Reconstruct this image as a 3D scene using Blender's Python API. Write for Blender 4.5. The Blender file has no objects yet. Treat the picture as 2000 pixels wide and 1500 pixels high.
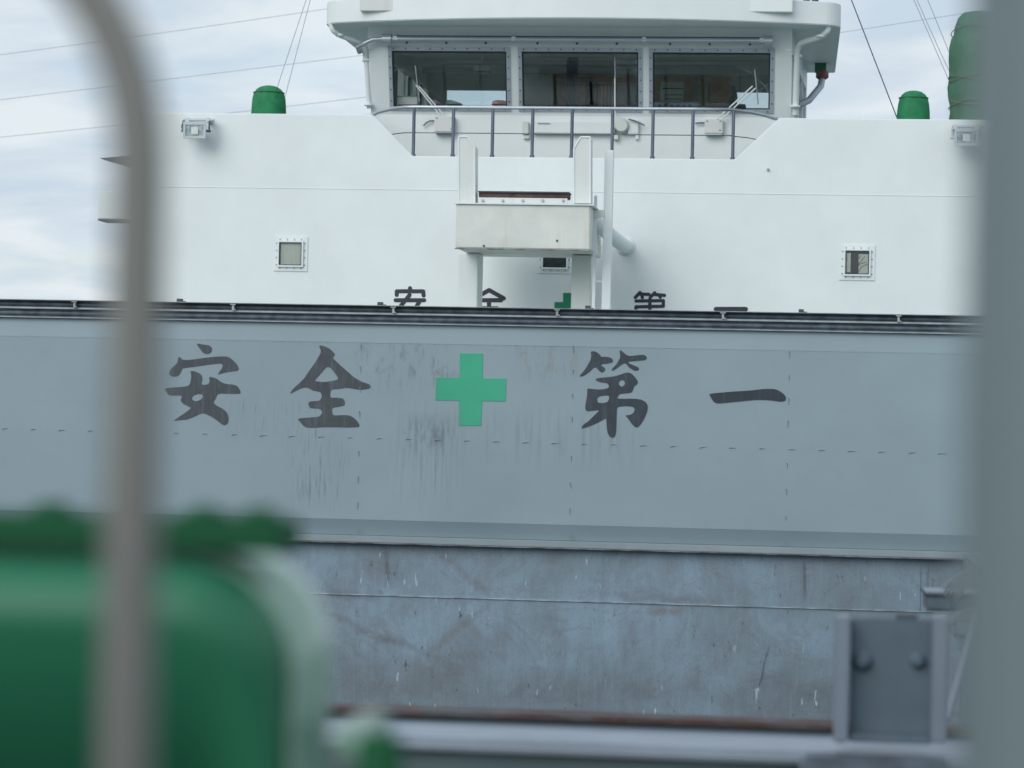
import bpy, bmesh, math, random
from mathutils import Vector, Matrix
random.seed(7)
R = math.radians
S = bpy.context.scene
COL = S.collection

# ------------------------------------------------------------------ camera
F = 5000.0                      # focal length in pixels of a 2000 px wide frame
CAM = Vector((0, 0, 7.0))       # water is z = 0
TH, PI_, RO = R(6.5), 0.0086, 0.0215
fw0 = Vector((-math.sin(TH), math.cos(TH), 0)); rt0 = Vector((math.cos(TH), math.sin(TH), 0)); up0 = Vector((0, 0, 1))
FWD = fw0*math.cos(PI_) + up0*math.sin(PI_)
up1 = up0*math.cos(PI_) - fw0*math.sin(PI_)
RT = rt0*math.cos(RO) + up1*math.sin(RO)
UP = up1*math.cos(RO) - rt0*math.sin(RO)
cd = bpy.data.cameras.new('camera'); cam = bpy.data.objects.new('camera', cd); COL.objects.link(cam)
m = Matrix((RT, UP, -FWD)).transposed().to_4x4(); m.translation = CAM
cam.matrix_world = m
cd.sensor_width = 36; cd.lens = 36*F/2000; cd.clip_start = 0.05; cd.clip_end = 6000
cd.dof.use_dof = True; cd.dof.focus_distance = 26.0; cd.dof.aperture_fstop = 4.4; cd.dof.aperture_blades = 0
S.camera = cam

# ------------------------------------------------------------------ light
w = bpy.data.worlds.new('World'); S.world = w; w.use_nodes = True
nt = w.node_tree; N = nt.nodes; L = nt.links; N.clear()
SUN_EL, SUN_AZ = R(31), R(208)          # azimuth clockwise from +Y; the sun stands behind the camera to its left
sky = N.new('ShaderNodeTexSky'); sky.sky_type = 'NISHITA'; sky.sun_disc = False
sky.sun_elevation = SUN_EL; sky.sun_rotation = SUN_AZ
b1 = N.new('ShaderNodeBackground'); b1.inputs[1].default_value = 0.13
L.new(sky.outputs[0], b1.inputs[0])
tc = N.new('ShaderNodeTexCoord'); sp = N.new('ShaderNodeSeparateXYZ'); L.new(tc.outputs['Generated'], sp.inputs[0])
ab = N.new('ShaderNodeMath'); ab.operation = 'ABSOLUTE'; L.new(sp.outputs[2], ab.inputs[0])
ad = N.new('ShaderNodeMath'); ad.operation = 'ADD'; ad.inputs[1].default_value = 0.16; L.new(ab.outputs[0], ad.inputs[0])
dv = N.new('ShaderNodeVectorMath'); dv.operation = 'DIVIDE'
cb = N.new('ShaderNodeCombineXYZ'); L.new(ad.outputs[0], cb.inputs[0]); L.new(ad.outputs[0], cb.inputs[1]); cb.inputs[2].default_value = 0.36
L.new(tc.outputs['Generated'], dv.inputs[0]); L.new(cb.outputs[0], dv.inputs[1])
n1 = N.new('ShaderNodeTexNoise'); n1.inputs['Scale'].default_value = 2.6; n1.inputs['Detail'].default_value = 7; n1.inputs['Roughness'].default_value = .52; n1.inputs['Distortion'].default_value = .35
L.new(dv.outputs[0], n1.inputs['Vector'])
r1 = N.new('ShaderNodeValToRGB'); L.new(n1.outputs['Fac'], r1.inputs[0])
r1.color_ramp.elements[0].position = .40; r1.color_ramp.elements[0].color = (.545, .65, .755, 1)
r1.color_ramp.elements[1].position = .62; r1.color_ramp.elements[1].color = (.74, .80, .84, 1)
e = r1.color_ramp.elements.new(.5); e.color = (.625, .71, .785, 1)
b2 = N.new('ShaderNodeBackground'); b2.inputs[1].default_value = 1.0; L.new(r1.outputs[0], b2.inputs[0])
n2 = N.new('ShaderNodeTexNoise'); n2.inputs['Scale'].default_value = 1.3; n2.inputs['Detail'].default_value = 5
of = N.new('ShaderNodeVectorMath'); of.operation = 'ADD'; of.inputs[1].default_value = (3.1, 5.7, 1.9); L.new(dv.outputs[0], of.inputs[0]); L.new(of.outputs[0], n2.inputs['Vector'])
r2 = N.new('ShaderNodeValToRGB'); L.new(n2.outputs['Fac'], r2.inputs[0])
r2.color_ramp.elements[0].position = .33; r2.color_ramp.elements[0].color = (.72, .72, .72, 1)
r2.color_ramp.elements[1].position = .5; r2.color_ramp.elements[1].color = (1, 1, 1, 1)
mx = N.new('ShaderNodeMixShader'); L.new(r2.outputs[0], mx.inputs[0]); L.new(b1.outputs[0], mx.inputs[1]); L.new(b2.outputs[0], mx.inputs[2])
out = N.new('ShaderNodeOutputWorld'); L.new(mx.outputs[0], out.inputs[0])

sd = bpy.data.lights.new('sun', 'SUN'); sun = bpy.data.objects.new('sun', sd); COL.objects.link(sun)
sd.energy = 1.46; sd.angle = R(42); sd.color = (1, .97, .92)
sv = Vector((math.sin(SUN_AZ)*math.cos(SUN_EL), math.cos(SUN_AZ)*math.cos(SUN_EL), math.sin(SUN_EL)))
sun.rotation_euler = sv.to_track_quat('Z', 'Y').to_euler(); sun.location = (0, 0, 40)

S.view_settings.view_transform = 'Standard'; S.view_settings.look = 'None'
S.view_settings.exposure = 0.09; S.view_settings.gamma = 1; S.view_settings.use_curve_mapping = False
S.render.engine = 'CYCLES'
S.cycles.max_bounces = 8; S.cycles.transparent_max_bounces = 16

# ------------------------------------------------------------------ helpers
def ray(px, py): return FWD + RT*((px-1000)/F) - UP*((py-750)/F)
def P(px, py, D):
    """point on the upright athwartship plane y = D"""
    r = ray(px, py); return CAM + r*(D/r.y)
LK, LD, LZ0 = 0.36, 37.55, 0
def PL(px, py, off=0.0):
    """point on the raked wheelhouse front y = LD - LK (z - LZ0)"""
    r = ray(px, py); t = (LD+off - LK*(CAM.z-LZ0))/(r.y + LK*r.z); return CAM + r*t

class MB:
    def __init__(s): s.v = []; s.f = []; s.sm = []
    def add(s, v, f, smooth=False):
        o = len(s.v); s.v += [Vector(p) for p in v]; s.f += [tuple(i+o for i in q) for q in f]; s.sm += [smooth]*len(f); return s
    def box(s, x0, x1, y0, y1, z0, z1):
        v = [(x0,y0,z0),(x1,y0,z0),(x1,y1,z0),(x0,y1,z0),(x0,y0,z1),(x1,y0,z1),(x1,y1,z1),(x0,y1,z1)]
        return s.add(v, [(0,3,2,1),(4,5,6,7),(0,1,5,4),(1,2,6,5),(2,3,7,6),(3,0,4,7)])
    def pbox(s, px0, py0, px1, py1, D, d0=0, d1=.1):
        """upright box whose front (at D+d0) covers a pixel rectangle"""
        mx_, my_ = (px0+px1)/2, (py0+py1)/2; Q = D+d0
        return s.box(P(px0,my_,Q).x, P(px1,my_,Q).x, Q, D+d1, P(mx_,py1,Q).z, P(mx_,py0,Q).z)
    def hexa(s, a, b):
        """two quads a, b (4 points each) joined"""
        return s.add(list(a)+list(b), [(0,1,2,3),(7,6,5,4),(0,4,5,1),(1,5,6,2),(2,6,7,3),(3,7,4,0)])
    def tube(s, pts, r, n=10, cap=True):
        pts = [Vector(p) for p in pts]; rings = []
        rr = r if isinstance(r, (list, tuple)) else [r]*len(pts)
        t0 = (pts[1]-pts[0]).normalized(); u = t0.orthogonal().normalized()
        for i, p in enumerate(pts):
            if i == 0: t = t0
            elif i == len(pts)-1: t = (pts[i]-pts[i-1]).normalized()
            else: t = ((pts[i]-pts[i-1]).normalized()+(pts[i+1]-pts[i]).normalized()).normalized()
            u = (u - t*u.dot(t)).normalized(); q = t.cross(u)
            rings.append([p + (u*math.cos(2*math.pi*k/n)+q*math.sin(2*math.pi*k/n))*rr[i] for k in range(n)])
        v = [x for g in rings for x in g]; f = []
        for i in range(len(pts)-1):
            for k in range(n): f.append((i*n+k, i*n+(k+1)%n, (i+1)*n+(k+1)%n, (i+1)*n+k))
        s.add(v, f, True)
        if cap: s.add(rings[0], [tuple(range(n))[::-1]]); s.add(rings[-1], [tuple(range(n))])
        return s
    def lathe(s, prof, c, n=24, ax='z', wob=None):
        c = Vector(c); v = []; f = []
        for i, (r, h) in enumerate(prof):
            for k in range(n):
                a = 2*math.pi*k/n; q = r*(wob(a, i/(len(prof)-1)) if wob else 1)
                d = (q*math.cos(a), q*math.sin(a), h)
                if ax == 'y': d = (d[0], d[2], d[1])
                if ax == 'x': d = (d[2], d[0], d[1])
                v.append(c+Vector(d))
        for i in range(len(prof)-1):
            for k in range(n): f.append((i*n+k, i*n+(k+1)%n, (i+1)*n+(k+1)%n, (i+1)*n+k))
        s.add(v, f, True); s.add(v[-n:], [tuple(range(n))]); s.add(v[:n], [tuple(range(n))[::-1]])
        return s
    def prism(s, pts, d):
        """planar outline pushed along vector d"""
        n = len(pts); d = Vector(d); a = [Vector(p) for p in pts]; b = [p+d for p in a]
        return s.add(a+b, [tuple(range(n)), tuple(range(2*n-1, n-1, -1))]+[(i, n+i, n+(i+1)%n, (i+1)%n) for i in range(n)])
WP = {}
def wloc(o): return WP.get(o.name, Vector((0,0,0))) if o else Vector((0,0,0))
def obj(name, mb, mat, parent=None, at=None, bev=0, kind=None, mesh=None, label=None):
    """mb holds world coordinates (or, with at=..., coordinates round the origin)"""
    base = wloc(parent)
    if mesh is None:
        me = bpy.data.meshes.new(name)
        off = Vector((0,0,0)) if at is not None else base
        me.from_pydata([tuple(p-off) for p in mb.v], [], mb.f)
        me.polygons.foreach_set('use_smooth', mb.sm); me.update()
        bm = bmesh.new(); bm.from_mesh(me); bmesh.ops.recalc_face_normals(bm, faces=bm.faces)
        if bev: bmesh.ops.bevel(bm, geom=[e for e in bm.edges if e.is_manifold and e.calc_face_angle(0) > .6], offset=bev, segments=2, affect='EDGES', clamp_overlap=True)
        bm.to_mesh(me); bm.free()
        me.materials.append(mat)
    else: me = mesh
    o = bpy.data.objects.new(name, me); COL.objects.link(o)
    if parent: o.parent = parent
    if at is not None: o.location = Vector(at)-base
    WP[o.name] = Vector(at) if at is not None else base.copy()
    if kind: o['kind'] = kind
    if label: o['label'] = label
    return o
def tag(o, label, cat, group=None):
    o['label'] = label; o['category'] = cat
    if group: o['group'] = group
    return o
def thing(name, label, cat, loc, group=None):
    o = bpy.data.objects.new(name, None); COL.objects.link(o); o.location = loc; o.empty_display_size = .2
    WP[o.name] = Vector(loc); return tag(o, label, cat, group)
def flat(outlines, mapf, depth):
    """closed outlines (holes by even-odd) filled in 2D, given a thickness, and mapped into the world"""
    cu = bpy.data.curves.new('tmp', 'CURVE'); cu.dimensions = '2D'; cu.fill_mode = 'BOTH'; cu.extrude = 1
    for ol in outlines:
        sp_ = cu.splines.new('POLY'); sp_.points.add(len(ol)-1); sp_.use_cyclic_u = True
        for q, p in zip(sp_.points, ol): q.co = (p[0]*.01, p[1]*.01, 0, 1)
    to = bpy.data.objects.new('tmp', cu); COL.objects.link(to)
    bpy.context.view_layer.update()
    me = bpy.data.meshes.new_from_object(to.evaluated_get(bpy.context.evaluated_depsgraph_get()))
    mb = MB(); mb.add([mapf(v.co.x*100, v.co.y*100, 0 if v.co.z > 0 else depth) for v in me.vertices], [tuple(p.vertices) for p in me.polygons])
    bpy.data.objects.remove(to); bpy.data.curves.remove(cu); bpy.data.meshes.remove(me)
    return mb
def smooth_poly(pts, it=2):
    for _ in range(it):
        q = []
        for i in range(len(pts)):
            a, b = pts[i], pts[(i+1) % len(pts)]
            q += [(a[0]*.8+b[0]*.2, a[1]*.8+b[1]*.2), (a[0]*.2+b[0]*.8, a[1]*.2+b[1]*.8)]
        pts = q
    return pts

# ------------------------------------------------------------------ materials
def newmat(name):
    m = bpy.data.materials.new(name); m.use_nodes = True; t = m.node_tree
    return m, t, t.nodes['Principled BSDF']
def nz(t, scale, detail=4, stretch=(1,1,1), rough=.55, off=(0,0,0), dist=0):
    g = t.nodes.new('ShaderNodeNewGeometry'); mp = t.nodes.new('ShaderNodeMapping')
    mp.inputs['Scale'].default_value = stretch; mp.inputs['Location'].default_value = off
    t.links.new(g.outputs['Position'], mp.inputs[0])
    n = t.nodes.new('ShaderNodeTexNoise'); n.inputs['Scale'].default_value = scale; n.inputs['Detail'].default_value = detail
    n.inputs['Roughness'].default_value = rough; n.inputs['Distortion'].default_value = dist
    t.links.new(mp.outputs[0], n.inputs['Vector']); return n.outputs['Fac']
def ramp(t, src, a, b, va=0., vb=1.):
    r = t.nodes.new('ShaderNodeMapRange'); r.inputs[1].default_value = a; r.inputs[2].default_value = b
    r.inputs[3].default_value = va; r.inputs[4].default_value = vb; r.clamp = True
    t.links.new(src, r.inputs[0]); return r.outputs[0]
def mixc(t, fac, a, b):
    x = t.nodes.new('ShaderNodeMix'); x.data_type = 'RGBA'
    for k, v in ((0, fac), (6, a), (7, b)):
        if isinstance(v, tuple): x.inputs[k].default_value = (*v, 1) if len(v) == 3 else v
        elif isinstance(v, (int, float)): x.inputs[k].default_value = v
        else: t.links.new(v, x.inputs[k])
    return x.outputs[2]
def mul(t, a, b, op='MULTIPLY'):
    x = t.nodes.new('ShaderNodeMath'); x.operation = op
    for k, v in ((0, a), (1, b)):
        if isinstance(v, (int, float)): x.inputs[k].default_value = v
        else: t.links.new(v, x.inputs[k])
    return x.outputs[0]
def bump(t, b, src, strength, dist=.01):
    n = t.nodes.new('ShaderNodeBump'); n.inputs['Strength'].default_value = strength; n.inputs['Distance'].default_value = dist
    t.links.new(src, n.inputs['Height']); t.links.new(n.outputs[0], b.inputs['Normal'])
def paint(name, c, rough=.45, var=.08, dirt=(.28,.2,.14), dirt_amt=.25, metal=0., sc=1.6, bmp=.15, spec=.5):
    m, t, b = newmat(name)
    d = tuple(x*(1-var) for x in c); l = tuple(min(1, x*(1+var)) for x in c)
    base = mixc(t, ramp(t, nz(t, sc, 5), .35, .65), d, l)
    st = mul(t, ramp(t, nz(t, 5, 6, (1,1,.12), .6, (3,1,2)), .58, .8), dirt_amt)
    base = mixc(t, st, base, dirt)
    t.links.new(base, b.inputs['Base Color']); b.inputs['Roughness'].default_value = rough; b.inputs['Metallic'].default_value = metal
    b.inputs['Specular IOR Level'].default_value = spec
    if bmp: bump(t, b, nz(t, 2.3, 2), bmp, .03)
    return m
WHITE = (.75, .80, .81)
m_white = paint('white_paint', WHITE, .5, .025, (.55,.5,.42), .12, bmp=.12)
m_box = paint('stained_white_paint', (.66, .68, .645), .55, .07, (.5,.42,.33), .5, sc=2.2)
m_whbeige = paint('chalky_white_paint', (.66, .69, .67), .6, .04)
m_steel = paint('stainless_steel', (.47,.51,.56), .33, .06, metal=.55, dirt_amt=.1)
m_rail = paint('weathered_rail_steel', (.13,.155,.21), .42, .12, metal=.5, dirt_amt=.2)
m_frame = paint('window_frame_alloy', (.42,.47,.53), .45, .06, metal=.3, dirt_amt=.1)
m_black = paint('black_letter_paint', (.022,.026,.04), .5, .15, dirt_amt=.05)
m_green_letter = paint('green_letter_paint', (.015,.22,.11), .5, .08, dirt_amt=.05)
m_canvas = paint('green_canvas', (.012,.19,.075), .75, .2, (.02,.12,.06), .3, sc=7, bmp=.5)
m_canvas2 = paint('faded_green_tarpaulin', (.035,.145,.075), .75, .2, (.03,.12,.06), .3, sc=4, bmp=.6)
m_rope = paint('tie_rope', (.17,.17,.11), .9, .2)
m_grey = paint('grey_lamp_housing', (.52,.57,.60), .4, .05)
m_dark = paint('dark_fitting', (.05,.06,.075), .5, .1)
m_wood = paint('brown_wood', (.62,.37,.22), .5, .25, sc=6)
m_darkwood = paint('old_timber', (.10,.055,.045), .7, .35, sc=9)
m_ceiling = paint('cabin_lining', (.72,.77,.76), .6, .05)
m_pale_sheet = paint('cabin_curtain', (.72,.73,.62), .8, .06)  # bright translucent sheet: pale door and the imitated sky strips
_t = m_pale_sheet.node_tree; _p = _t.nodes['Principled BSDF']; _tr = _t.nodes.new('ShaderNodeBsdfTranslucent'); _tr.inputs[0].default_value = (.92,.95,.86,1)
_m = _t.nodes.new('ShaderNodeMixShader'); _m.inputs[0].default_value = .7; _t.links.new(_p.outputs[0], _m.inputs[1]); _t.links.new(_tr.outputs[0], _m.inputs[2])
_t.links.new(_m.outputs[0], [n for n in _t.nodes if n.type == 'OUTPUT_MATERIAL'][0].inputs[0])
m_beige = paint('beige_blind', (.82,.82,.75), .8, .06)
m_bluegrey = paint('blue_curtain', (.14,.20,.27), .8, .1)
m_console = paint('black_console', (.02,.025,.04), .4, .1)
m_cardboard = paint('white_carton', (.7,.7,.68), .7, .05)
m_pink = paint('red_and_pink_cloth', (.60,.28,.32), .8, .3, sc=20)
m_purple = paint('purple_cloth', (.36,.27,.42), .8, .2, sc=20)
m_teal = paint('teal_folder', (.20,.36,.33), .6, .1)
m_paper = paint('notice_paper', (.68,.74,.71), .7, .04)
m_red = paint('rusty_red_fitting', (.20,.08,.07), .7, .4, sc=20)
m_wire = paint('wire_grey', (.22,.26,.32), .6, .1)
m_blue = paint('blue_wire', (.03,.05,.16), .6, .1)
m_deck = paint('deck_paint', (.15,.21,.19), .6, .2, sc=3, bmp=.2)
m_darkdeck = paint('dark_deck_paint', (.035,.055,.045), .6, .2, sc=3, bmp=.2)
m_hull = paint('hull_paint', (.16,.19,.22), .5, .15)
m_lip = paint('light_grey_edge_paint', (.26,.32,.35), .45, .08)
m_rubber = paint('black_rubber_seal', (.08,.105,.135), .6, .35, (.2,.2,.2), .3, sc=12)
m_lightbar = paint('worn_light_bar', (.36,.41,.43), .5, .18, (.08,.08,.09), .7, sc=8)
m_pipe = paint('brownish_rail_pipe', (.195,.195,.182), .38, .08, metal=.35, dirt_amt=.1)
m_pillar = paint('blue_grey_pillar_paint', (.155,.205,.22), .5, .06)
m_bracket = paint('slate_bracket_paint', (.085,.125,.16), .45, .12, dirt_amt=.3, sc=8)
m_bracket_edge = paint('pale_bracket_edge_paint', (.165,.205,.26), .45, .08, dirt_amt=.2)
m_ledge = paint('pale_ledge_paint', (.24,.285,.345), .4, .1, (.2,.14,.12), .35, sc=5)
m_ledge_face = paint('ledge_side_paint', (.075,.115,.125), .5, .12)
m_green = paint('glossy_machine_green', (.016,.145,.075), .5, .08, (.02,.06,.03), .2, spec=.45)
m_green_lit = paint('pale_machine_green', (.20,.34,.27), .16, .08, (.05,.12,.09), .2, spec=1.)  # paler green: the sky highlight on the shoulder is put into the colour
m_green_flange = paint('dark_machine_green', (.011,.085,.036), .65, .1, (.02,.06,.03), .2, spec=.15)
m_cable = paint('pale_cable', (.19,.23,.24), .6, .1)

def mat_coaming(name, c, streaks=True):
    m, t, b = newmat(name)
    base = mixc(t, ramp(t, nz(t, .9, 5), .3, .7), tuple(x*.93 for x in c), tuple(x*1.05 for x in c))
    base = mixc(t, ramp(t, nz(t, 9, 5, off=(4,0,1)), .55, .8, 0, .12), base, tuple(x*.7 for x in c))
    if streaks:
        g = t.nodes.new('ShaderNodeNewGeometry'); s = t.nodes.new('ShaderNodeSeparateXYZ'); t.links.new(g.outputs['Position'], s.inputs[0])
        def zone(px0, py0, px1, py1, soft):
            a, d = P(px0, (py0+py1)/2, 20), P(px1, (py0+py1)/2, 20); zt, zb = P((px0+px1)/2, py0, 20).z, P((px0+px1)/2, py1, 20).z
            q = mul(t, ramp(t, s.outputs[0], a.x-soft, a.x+soft), ramp(t, s.outputs[0], d.x-soft, d.x+soft, 1, 0))
            q = mul(t, q, ramp(t, s.outputs[2], zb-soft, zb+soft*1.5)); return mul(t, q, ramp(t, s.outputs[2], zt-soft*1.5, zt+soft, 1, 0))
        st = nz(t, 26, 5, (1,1,.055), .65); st2 = nz(t, 60, 4, (1,1,.07), .6, (5,0,3))
        for (z, amt, col, src, lo) in ((zone(792,825,885,872,.09), .65, (.075,.08,.105), nz(t, 13, 7, (1,1,.35), .7, (2,2,2)), .42), (zone(785,800,892,975,.14), .42, (.07,.075,.10), nz(t, 34, 6, (1,1,.05), .7, (6,1,2)), .5), (zone(575,860,668,990,.09), .5, (.09,.115,.13), st2, .5),
                                   (zone(440,780,640,870,.05), .6, (.1,.12,.13), st2, .56), (zone(700,660,900,760,.08), .55, (.12,.15,.165), nz(t, 14, 6, (1,1,.4), .7), .5),
                                   (zone(1010,672,1130,740,.05), .5, (.24,.22,.21), nz(t, 16, 5, (1,1,.25), .7), .45), (zone(860,800,1240,900,.1), .3, (.12,.14,.15), st, .5),
                                   (zone(440,660,1100,672,.03), .45, (.11,.13,.15), nz(t, 22, 5), .5)):
            base = mixc(t, mul(t, mul(t, z, ramp(t, src, lo, lo+.16)), amt), base, col)
        base = mixc(t, mul(t, ramp(t, st2, .68, .76), .35), base, tuple(x*.6 for x in c))
        base = mixc(t, mul(t, ramp(t, nz(t, 40, 3, (1,1,.3), off=(9,2,2)), .72, .76), .35), base, tuple(min(1,x*1.5) for x in c))
    t.links.new(base, b.inputs['Base Color']); b.inputs['Roughness'].default_value = .5; b.inputs['Specular IOR Level'].default_value = .4
    bump(t, b, nz(t, 1.1, 2), .35, .04); return m
CO = (.275, .36, .405)
m_coam = mat_coaming('grey_coaming_paint', CO)
m_coam_plain = mat_coaming('grey_coaming_paint_clean', CO, False)
def wear(m, c, amt):
    t = m.node_tree; b = t.nodes['Principled BSDF']; l = b.inputs['Base Color'].links[0].from_socket
    f = mul(t, ramp(t, nz(t, 30, 6, (1,1,.09), .7, (6,1,2)), .5, .72), amt)
    t.links.new(mixc(t, f, l, c), b.inputs['Base Color'])
    f2 = mul(t, ramp(t, nz(t, 55, 4, off=(3,3,3)), .66, .7), amt)
    t.links.new(mixc(t, f2, b.inputs['Base Color'].links[0].from_socket, c), b.inputs['Base Color'])
m_char = paint('faded_black_letter', (.055,.07,.083), .6, .1, (.15,.18,.2), .35, sc=5)
m_char2 = paint('dark_letter_paint', (.034,.047,.062), .6, .12, (.15,.18,.2), .25, sc=5)
m_char3 = paint('darkest_letter_paint', (.024,.036,.05), .6, .12, (.1,.12,.15), .2, sc=5)
m_cross = paint('mint_green_cross', (.040,.40,.235), .55, .06, (.05,.2,.15), .2)

wear(m_char, (.16,.2,.22), .5); wear(m_char2, (.14,.17,.19), .35); wear(m_char3, (.12,.15,.17), .3); wear(m_cross, (.10,.25,.2), .4)
def mat_hold():
    m, t, b = newmat('scuffed_blue_hold_steel')
    base = mixc(t, ramp(t, nz(t, .75, 6, (1,1,1.3), .6, (3,0,3)), .38, .62), (.20,.275,.325), (.265,.38,.48))
    base = mixc(t, ramp(t, nz(t, 2.6, 7, (1,1,.8), .7, (11,2,0), .6), .45, .68, 0, .75), base, (.18,.22,.255))
    base = mixc(t, ramp(t, nz(t, 14, 6, (1,1,.14), .65), .45, .7, 0, .22), base, (.12,.145,.17))
    g = t.nodes.new('ShaderNodeNewGeometry'); s = t.nodes.new('ShaderNodeSeparateXYZ'); t.links.new(g.outputs['Position'], s.inputs[0])
    low = ramp(t, s.outputs[2], 5.5, 4.5, .15, 1)
    base = mixc(t, mul(t, ramp(t, nz(t, .7, 8, (1,1,1.4), .7, (2,0,5), .8), .38, .58), mul(t, low, .6)), base, (.145,.17,.19))
    base = mixc(t, mul(t, ramp(t, nz(t, 1.6, 9, (1,1,1), .78, (8,0,5), .9), .56, .7), mul(t, low, .32)), base, (.19,.16,.135))
    base = mixc(t, mul(t, ramp(t, nz(t, 1.1, 5, (1,1,1.6), .7, (4,3,8), 1.2), .52, .54), mul(t, ramp(t, nz(t, 1.1, 5, (1,1,1.6), .7, (4,3,8), 1.2), .54, .57, 1, 0), .18)), base, (.13,.10,.09))
    def px_(v, y): return P(v, y, 20.06)
    nn = nz(t, 2.2, 6, off=(3,1,4)); n3 = nz(t, 9, 6, (1,1,.7), .7)
    for (a, c_, wd, amt, col) in (((640,1195),(860,1292),.03,.4,(.12,.115,.11)), ((858,1085),(955,1150),.03,.45,(.15,.14,.14)), ((840,1275),(965,1165),.03,.38,(.17,.14,.11)),
                                  ((1270,1192),(1330,1198),.03,.5,(.19,.12,.085)), ((1180,1160),(1400,1185),.03,.35,(.14,.13,.15)), ((640,1150),(740,1168),.03,.5,(.12,.12,.15)), ((780,1340),(900,1350),.14,.35,(.15,.12,.095)),
                                  ((1000,1330),(1650,1360),.10,.35,(.12,.135,.15)), ((754,1075),(758,1135),.02,.6,(.08,.09,.11)), ((1570,1100),(1572,1165),.012,.7,(.06,.07,.1)), ((1500,1270),(1478,1350),.008,.8,(.05,.05,.06))):
        A, C = px_(*a), px_(*c_); dx, dz = C.x-A.x, C.z-A.z; ln = math.hypot(dx, dz); ux, uz = dx/ln, dz/ln
        al = mul(t, mul(t, s.outputs[0], ux), mul(t, s.outputs[2], uz), 'ADD'); al = mul(t, al, -(A.x*ux+A.z*uz), 'ADD')
        ac = mul(t, mul(t, s.outputs[0], -uz), mul(t, s.outputs[2], ux), 'ADD'); ac = mul(t, ac, (A.x*uz-A.z*ux), 'ADD')
        ac = mul(t, ac, ramp(t, nn, .2, .8, -wd*2, wd*2), 'ADD'); ab_ = mul(t, ac, 0.0, 'ABSOLUTE')
        q = mul(t, ramp(t, ab_, wd*.2, wd*1.6, 1, 0), mul(t, ramp(t, al, -.05, .04), ramp(t, al, ln-.04, ln+.05, 1, 0)))
        base = mixc(t, mul(t, mul(t, q, ramp(t, n3, .3, .6, .25, 1)), amt), base, col)
    base = mixc(t, mul(t, ramp(t, nz(t, 19, 6, (1,1,.4), .7, (8,4,5)), .635, .69), .75), base, (.045,.05,.065))
    base = mixc(t, mul(t, ramp(t, nz(t, 17, 4, (1,1,.3), .5, (1,4,9)), .66, .69), mul(t, ramp(t, nz(t, 1.0, 2, off=(5,5,5)), .42, .58), .9)), base, (.50,.60,.66))
    base = mixc(t, mul(t, ramp(t, nz(t, 70, 3, (1,1,.06), .5, (1,7,9)), .58, .72), .4), base, (.28,.34,.42))
    base = mixc(t, mul(t, ramp(t, nz(t, 120, 2, off=(1,7,3)), .45, .75), .3), base, (.08,.1,.12))
    t.links.new(base, b.inputs['Base Color']); b.inputs['Roughness'].default_value = .5; b.inputs['Metallic'].default_value = .1
    bump(t, b, nz(t, 6, 6, (1,1,.4)), .35, .02); return m
m_hold = mat_hold()
def mat_rust(name, a=(.06,.032,.028), c=(.085,.09,.10)):
    m, t, b = newmat(name)
    base = mixc(t, ramp(t, nz(t, 5, 7, (1,1,3), .7), .42, .62), a, c)
    base = mixc(t, mul(t, ramp(t, nz(t, 11, 5, off=(2,2,2)), .6, .7), .6), base, (.11,.05,.035))
    t.links.new(base, b.inputs['Base Color']); b.inputs['Roughness'].default_value = .8; bump(t, b, nz(t, 40, 5), .6, .004); return m
m_seam = paint('hold_seam_paint', (.30,.37,.43), .45, .35, (.1,.09,.09), .8, sc=9)
m_rust = mat_rust('rusty_rim'); m_rust2 = mat_rust('rust_spotted_edge', (.10,.07,.06), (.30,.36,.38))
def mat_glass():
    m = bpy.data.materials.new('window_glass'); m.use_nodes = True; t = m.node_tree; t.nodes.clear()
    tr = t.nodes.new('ShaderNodeBsdfTransparent'); tr.inputs[0].default_value = (.90,.93,.93,1)
    gl = t.nodes.new('ShaderNodeBsdfGlossy'); gl.inputs['Roughness'].default_value = .02; gl.inputs[0].default_value = (1,1,1,1)
    fr = t.nodes.new('ShaderNodeFresnel'); fr.inputs[0].default_value = 1.45
    x = t.nodes.new('ShaderNodeMixShader'); o = t.nodes.new('ShaderNodeOutputMaterial')
    t.links.new(fr.outputs[0], x.inputs[0]); t.links.new(tr.outputs[0], x.inputs[1]); t.links.new(gl.outputs[0], x.inputs[2]); t.links.new(x.outputs[0], o.inputs[0])
    return m
m_glass = mat_glass()
def mat_lens():
    m, t, b = newmat('lamp_lens'); b.inputs['Base Color'].default_value = (.33,.42,.44,1); b.inputs['Roughness'].default_value = .08
    base = mixc(t, ramp(t, nz(t, 14, 2), .4, .6), (.2,.27,.28), (.42,.50,.52)); t.links.new(base, b.inputs['Base Color']); return m
m_lens = mat_lens()
def mat_water():
    m, t, b = newmat('sea_water'); b.inputs['Base Color'].default_value = (.03,.07,.075,1); b.inputs['Roughness'].default_value = .12
    bump(t, b, nz(t, .8, 6, (1,.6,1)), .5, .15); return m
m_water = mat_water()

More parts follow.
